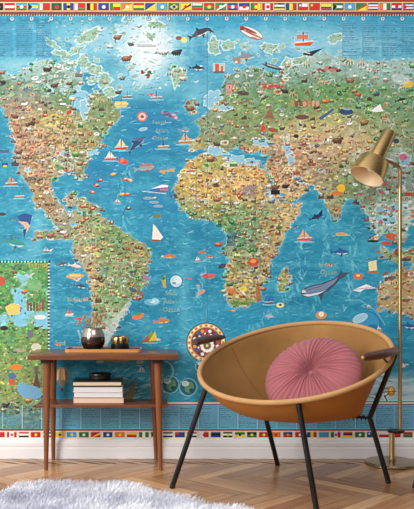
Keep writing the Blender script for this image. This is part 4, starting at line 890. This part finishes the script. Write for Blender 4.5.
# legs
RL = .0112
fl_t = rimp(near(203, 389)); fr_t = rimp(near(299, 402))
fl_f = Vector((.092, -.61, 0)); fr_f = Vector((.632, -.97, 0))
for t_, f_ in ((fl_t, fl_f), (fr_t, fr_f)):
    d_ = (t_-f_).normalized()
    lg = obj('leg', tube([f_+d_*.004, t_-Vector((0, 0, .012))], RL, 16), M_black, ch, True)
    obj('foot_cap', lathe([(0, 0), (.0105, 0), (.0115, .003), (.0115, .014), (.0105, .016), (0, .016)], f_, d_, 18), M_blk, lg, True)
def mirror(p): s, b_ = to_sb(p); return loc(-s, b_, p.z)
armz = .590
s1, b1 = to_sb(Vector((.812, -.945, 0))); s2, b2 = to_sb(Vector((1.018, -.705, 0)))
kink = Vector((.953, -.53, .286)); foot = Vector((1.038, -.52, 0)); atop = loc(s2-.004, b2-.012, armz-.016)
sets = [(lambda p: p), mirror]
for side, mf in enumerate(sets):
    f_ = mf(foot) if side == 0 else Vector((.612, -.165, 0)); k_ = mf(kink)
    path = [mf(atop), mf(atop).lerp(k_, .93), k_.copy(), k_.lerp(f_, .07), f_+Vector((0, 0, .003))]
    lg = obj('leg', tube(path, RL, 16), M_black, ch, True)
    d_ = (k_-f_).normalized()
    obj('foot_cap', lathe([(0, 0), (.0105, 0), (.0115, .003), (.0115, .014), (.0105, .016), (0, .016)], f_, d_, 18), M_blk, lg, True)
    pa, pb = (s1, b1), (s2, b2); sg = 1 if side == 0 else -1
    arm = []
    for k in range(13):
        t = k/12; s = pa[0]+(pb[0]-pa[0])*t+.018*math.sin(PI*t); b_ = pa[1]+(pb[1]-pa[1])*t
        arm.append(loc(sg*s, b_, armz+(-.008+.014*t if side == 0 else   .022+.008*t)))
    rads = [(.013+.005*math.sin(PI*min(1, k/12*1.0+.12)), .018+.006*math.sin(PI*k/12)) for k in range(13)]
    rads[0] = (.007, .011); rads[-1] = (.008, .013)
    ar = obj('armrest', tube(arm, rads, 16, squash=Vector((0, 0, 1))), M_teak, ch, True)
    if side == 0:
        bm = bmesh.new(); bmesh.ops.create_uvsphere(bm, u_segments=12, v_segments=8, radius=.007, matrix=Matrix.Translation(arm[0]+Vector((0, -.004, 0))))
        obj('screw_cap', bm, M_rim, ar, True)
    # bracket from armrest down to the rim
    mid = arm[5]; tgt = rimp(0 if side == 0 else PI)
    if side == 0: obj('arm_bracket', tube([mid-Vector((0, 0, .008)), tgt], .005, 10), M_teak, ch, True)
kl, kr = mirror(kink), kink
obj('crossbar', tube([kl, kl.lerp(kr, .5)+Vector((0, 0, -.012)), kr], .0055, 10), M_black, ch, True)
pts = []
for k in range(140):
    t = .25+.72*k/139; q = kl.lerp(kr, t); a = k*.9
    pts.append(q+Vector((0, .011*math.cos(a), .000+.011*math.sin(a)-.016*math.sin(PI*t))))
obj('lacing', tube(pts, .0022, 6), M_black, ch, True)
obj('front_crossbar', tube([fl_t.lerp(fl_f, .34), BC+Vector((0, -.03, -.03)), fr_t.lerp(fr_f, .34)], .0001, 4), M_black, ch) if False else None

# pink cushion
cu = thing('round_cushion', 'round pink pleated cushion with a centre button in the tan chair', 'cushion', (.69, -.6, .4))
nrm = Vector((-.40, -.61, .68)).normalized(); cc = P(313, 377.5, 3.38)
uu = nrm.cross(Vector((0, 0, 1))).normalized(); vv = nrm.cross(uu)
CR, CT = .209, .075
NA, NR = 384, 26
rp = random.Random(4); pl = [rp.uniform(.7, 1.3) for _ in range(64)]; NPL = 44
def cush(a, r, sgn):
    rr_ = r*CR
    prof = (max(0, 1-r**2.6))**.5
    dim = 1-.62*math.exp(-(r/.13)**2)
    w_ = a*NPL/(2*PI)+.25*math.sin(3*a)+.35*r*math.sin(5*a+2)
    pc = .5+.36*math.sin(2*PI*w_)+.14*math.sin(4.6*PI*w_+6*r)
    amp = .0112*min(1, r*6)*(1-.6*r**4)*pl[int(w_) % 64]
    h_ = sgn*(CT*prof*dim+amp*(pc-.7))
    e = 1-.02*(1-pc)*r
    return cc+uu*(rr_*math.cos(a)*e)+vv*(rr_*math.sin(a)*e)+nrm*h_
bm = bmesh.new(); prev = None
def ringof(r, s): return [bm.verts.new(cush(2*PI*k/NA, r, s)) for k in range(NA)]
rl = [1-(1-k/NR)**1.7 for k in range(1, NR+1)]
fr_ = [ringof(r, 1) for r in rl]; bk_ = [ringof(r, -1) for r in rl[:-1]]
seq = fr_+bk_[::-1]
for A, B in zip(seq, seq[1:]):
    for k in range(NA): bm.faces.new((A[k], A[(k+1) % NA], B[(k+1) % NA], B[k]))
for ring, s in ((seq[0], 1), (seq[-1], -1)):
    c0 = bm.verts.new(cush(0, 0, s)); 
    for k in range(NA): bm.faces.new((ring[k], ring[(k+1) % NA], c0))
obj('cushion_cover', bm, M_pink, cu, 'all')
bm = bmesh.new(); bmesh.ops.create_uvsphere(bm, u_segments=16, v_segments=10, radius=.011, matrix=Matrix.Translation(cc+nrm*(CT*.40)) @ nrm.to_track_quat('Z', 'Y').to_matrix().to_4x4() @ Matrix.Diagonal((1, 1, .5, 1)))
obj('button', bm, M_pink, cu, 'all')

# ------------------------------------------------------------------ floor lamp
DL = 3.855; lx = P(392, 0, DL).x; ly = DL-D0
lp = thing('floor_lamp', 'brass reading floor lamp with a round base and tilted cylinder shade', 'lamp', (lx, ly, 0))
obj('base', lathe([(0, 0), (.122, 0), (.126, .003), (.126, .012), (.123, .0155), (.02, .0175), (0, .0175)], (lx, ly, 0), n=72), M_base_metal, lp, True)
zb = H0-(431-CY)/F*DL; ux = P(400, 0, DL).x
obj('post', tube([(lx, ly, .016), (lx, ly, zb)], .0125, 20), M_brass2, lp, True)
obj('collar', lathe([(0, 0), (.014, 0), (.0155, .003), (.0155, .012), (.0125, .014), (0, .014)], (lx, ly, .017), n=24), M_brass2, lp, True)
obj('joint_plate', lathe([(0, 0), (.038, 0), (.04, .003), (.04, .009), (.037, .012), (0, .012)], ((lx+ux)/2, ly, zb-.006), n=36), M_black, lp, True)
ztop = H0-(168-CY)/F*DL
A0 = P(361, 0, DL)
obtm = P(367, 177, 3.80); otop = P(390, 133, 3.86)
# shade axis leans back so that the opening shows
ax = Vector(((otop.x-obtm.x), 0, (otop.z-obtm.z))); L2 = ax.length; ax = (ax+Vector((0, L2*.22, 0))).normalized()
base_c = P(366.5, 176.5, 3.79)
lw, ln = .092, .168
r1, r0, rn = .082, .0715, .0365
prof = [(r1, 0), (r0+.002, lw*.955), (r0-.0005, lw*.985), (r0-.004, lw), (rn+.002, lw+.0008), (rn, lw+.003), (rn-.002, lw+ln-.004), (rn-.005, lw+ln), (0, lw+ln)]
sh = obj('lamp_shade', lathe(prof, base_c, ax, 64), M_brass, lp, True)
obj('shade_lining', lathe([(r1, 0), (r1-.002, -.0006), (r1-.003, .002), (r0-.004, lw*.9), (rn-.004, lw*.93), (0, lw*.93)], base_c, ax, 64), M_inner, sh, True)
obj('bulb', lathe([(0, .03), (.010, .033), (.017, .042), (.018, .052), (.013, .066), (.010, .076), (.010, .09)], base_c, ax, 32), M_bulb, sh, True)
hc = base_c+ax*(lw+.03)
side = (Vector((ux, ly, hc.z-.03))-hc)
h0 = hc+ (side-ax*side.dot(ax)).normalized()*(rn-.002)
path = catmull([h0, h0.lerp(Vector((ux, ly, ztop)), .5)+Vector((0, 0, .006)), Vector((ux-.006, ly, ztop+.004)), Vector((ux, ly, ztop-.03))], 6)
obj('arm', tube(path+[Vector((ux, ly, zb+.006))], .0088, 16), M_brass2, lp, True)
obj('swivel', lathe([(0, -.012), (.013, -.012), (.014, 0), (.013, .010), (0, .010)], h0, (h0-hc).normalized(), 20), M_brass2, lp, True)

# ------------------------------------------------------------------ stool whose foot just enters on the right
stl = thing('metal_stool', 'slim black metal stool leg standing at the right edge beside the lamp base', 'stool', (1.33, -.62, 0))
fx = P(413.6, 488, H0*F/(488-CY)); ft = P(416.5, 452, H0*F/(488-CY)+.02)
dirv = (ft-fx).normalized()
sc_ = Vector((1.33, fx.y-.06, 0))
obj('seat', lathe([(0, .44), (.13, .44), (.14, .447), (.14, .462), (.132, .468), (0, .468)], sc_, n=48), M_black, stl, True)
for k in range(3):
    a = math.atan2(fx.y-sc_.y, fx.x-sc_.x)+k*2*PI/3
    f_ = sc_+Vector((math.cos(a), math.sin(a), 0))*(fx-sc_).xy.length; t_ = sc_+Vector((math.cos(a)*.11, math.sin(a)*.11, .442))
    obj('leg', tube([f_+Vector((0, 0, .001)), t_], .0075, 14), M_black, stl, True)

# ------------------------------------------------------------------ sheepskin rug
rug = thing('sheepskin_rug', 'fluffy white and grey sheepskin rug lying on the parquet floor', 'rug', (-.15, -.9, 0))
def fpt(u, v, hz=.028): D = (H0-hz)*F/(v-CY); return ((u-CX)/F*D, D-D0)
ol = [fpt(-30, 500), fpt(2, 491), fpt(18, 483), fpt(55, 481), (fpt(92, 482)), fpt(126, 482), fpt(150, 489), fpt(180, 495), fpt(212, 503), fpt(250, 508), (.46, -1.16), (.40, -1.42), (.1, -1.56), (-.3, -1.5), (-.62, -1.45), (-.74, -1.2)]
olc = [(p.x, p.y) for p in catmull([Vector((x, y, 0)) for x, y in ol], 6, True)]
cxr = sum(p[0] for p in olc)/len(olc); cyr = sum(p[1] for p in olc)/len(olc)
bm = bmesh.new(); n = len(olc); rings = []
for k, (f, z) in enumerate([(1, .001), (1, .006), (.97, .011), (.9, .014), (.6, .016), (.3, .016)]):
    rings.append([bm.verts.new((cxr+(x-cxr)*f*.985, cyr+(y-cyr)*f*.985, z)) for x, y in olc])
for A, B in zip(rings, rings[1:]):
    for k in range(n): bm.faces.new((A[k], A[(k+1) % n], B[(k+1) % n], B[k]))
bm.faces.new(rings[0][::-1]); bm.faces.new(rings[-1])
obj('hide', bm, M_hide, rug, 'all')
def inside(x, y):
    c = False
    for k in range(n):
        xa, ya = olc[k]; xb, yb = olc[(k+1) % n]
        if (ya > y) != (yb > y) and x < (xb-xa)*(y-ya)/(yb-ya)+xa: c = not c
    return c
fr2 = random.Random(8); V = []; Fc = []; T = []
cnt = 0
while cnt < 26000:
    x = fr2.uniform(-.85, .5); y = fr2.uniform(-1.6, -.55)
    if y < -1.15 and fr2.random() < .6: continue
    if not inside(x, y): continue
    cnt += 1
    cl_ = mnoise.noise(Vector((x*11, y*11, 0))); cl2 = mnoise.noise(Vector((x*11+9, y*11+4, 3))); big = mnoise.noise(Vector((x*3.2, y*5, 7)))
    L_h = fr2.uniform(.028, .046); dx = cl_*.016+fr2.gauss(0, .007)+.008; dy = cl2*.016+fr2.gauss(0, .007)-.004
    z1 = .016+L_h*(.62+.25*cl_); wd = fr2.uniform(.0008, .0016); an = fr2.uniform(0, PI); wx, wy = wd*math.cos(an), wd*math.sin(an)
    i = len(V)
    z1 = .016+L_h*(.62+.14*cl_)
    V += [(x-wx, y-wy, .012), (x+wx, y+wy, .012), (x+dx*.35+wx, y+dy*.35+wy, .012+(z1-.012)*.6), (x+dx*.35-wx, y+dy*.35-wy, .012+(z1-.012)*.6), (x+dx, y+dy, z1)]
    Fc += [(i, i+1, i+2, i+3), (i+3, i+2, i+4)]
    g = min(1, max(0, .5+big*1.5+fr2.gauss(0, .12))) if x < -.1 else min(1, max(0, .15+big*.8+fr2.gauss(0, .1)))
    hi = (246, 246, 250); lo = (206, 206, 220)
    c = s2l(tuple(hi[q]*(1-g)+lo[q]*g for q in range(3)))
    T += [(*c, 1)]*5
me = bpy.data.meshes.new('fur'); me.from_pydata(V, [], Fc)
at = me.color_attributes.new('tint', 'FLOAT_COLOR', 'POINT'); at.data.foreach_set('color', np.array(T, np.float32).ravel())
fu = obj('fur', me, M_fur, rug, 'all')
fu['kind'] = 'stuff'

# ------------------------------------------------------------------ light: daylight of a big window on the left, bright room around
wd_ = bpy.data.worlds.new('room_light'); scene.world = wd_; wd_.use_nodes = True
nt = wd_.node_tree; bg = nt.nodes['Background']
tc = nt.nodes.new('ShaderNodeTexCoord'); sp = nt.nodes.new('ShaderNodeSeparateXYZ'); rp_ = nt.nodes.new('ShaderNodeValToRGB')
mr = nt.nodes.new('ShaderNodeMapRange'); mr.inputs[1].default_value = -1; mr.inputs[2].default_value = 1
nt.links.new(tc.outputs['Generated'], sp.inputs[0]); nt.links.new(sp.outputs[2], mr.inputs[0]); nt.links.new(mr.outputs[0], rp_.inputs[0]); mr2 = nt.nodes.new('ShaderNodeMapRange'); mr2.inputs[1].default_value = .85; mr2.inputs[2].default_value = -.9; mr2.inputs[3].default_value = .12; mr2.inputs[4].default_value = 1.5; mr2.interpolation_type = 'SMOOTHSTEP'
nt.links.new(sp.outputs[0], mr2.inputs[0]); vm = nt.nodes.new('ShaderNodeVectorMath'); vm.operation = 'SCALE'
nt.links.new(rp_.outputs[0], vm.inputs[0]); nt.links.new(mr2.outputs[0], vm.inputs['Scale']); nt.links.new(vm.outputs[0], bg.inputs[0])
rp_.color_ramp.elements[0].color = (.35, .30, .26, 1); rp_.color_ramp.elements[0].position = .35
rp_.color_ramp.elements[1].color = (.95, .96, 1.0, 1); rp_.color_ramp.elements[1].position = .75
bg.inputs[1].default_value = 1.0
def area(name, loc_, target, sx, sy, power, col):
    l = bpy.data.lights.new(name, 'AREA'); l.shape = 'RECTANGLE'; l.size = sx; l.size_y = sy; l.energy = power; l.color = col
    o = bpy.data.objects.new(name, l); COL.objects.link(o); o.location = loc_
    o.rotation_euler = (Vector(target)-Vector(loc_)).to_track_quat('-Z', 'Y').to_euler(); return o
area('window_light', (-2.7, -3.0, 1.9), (.3, -.3, .6), 1.6, 2.0, 120, (1.0, .98, .95))
area('ceiling_light', (.4, -2.6, 2.9), (.4, -.6, .2), 1.6, 1.6, 34, (1.0, .97, .93))
scene.view_settings.view_transform = 'Standard'; scene.view_settings.look = 'None'
scene.view_settings.exposure = 0.0; scene.view_settings.gamma = 1.0; scene.view_settings.use_curve_mapping = False
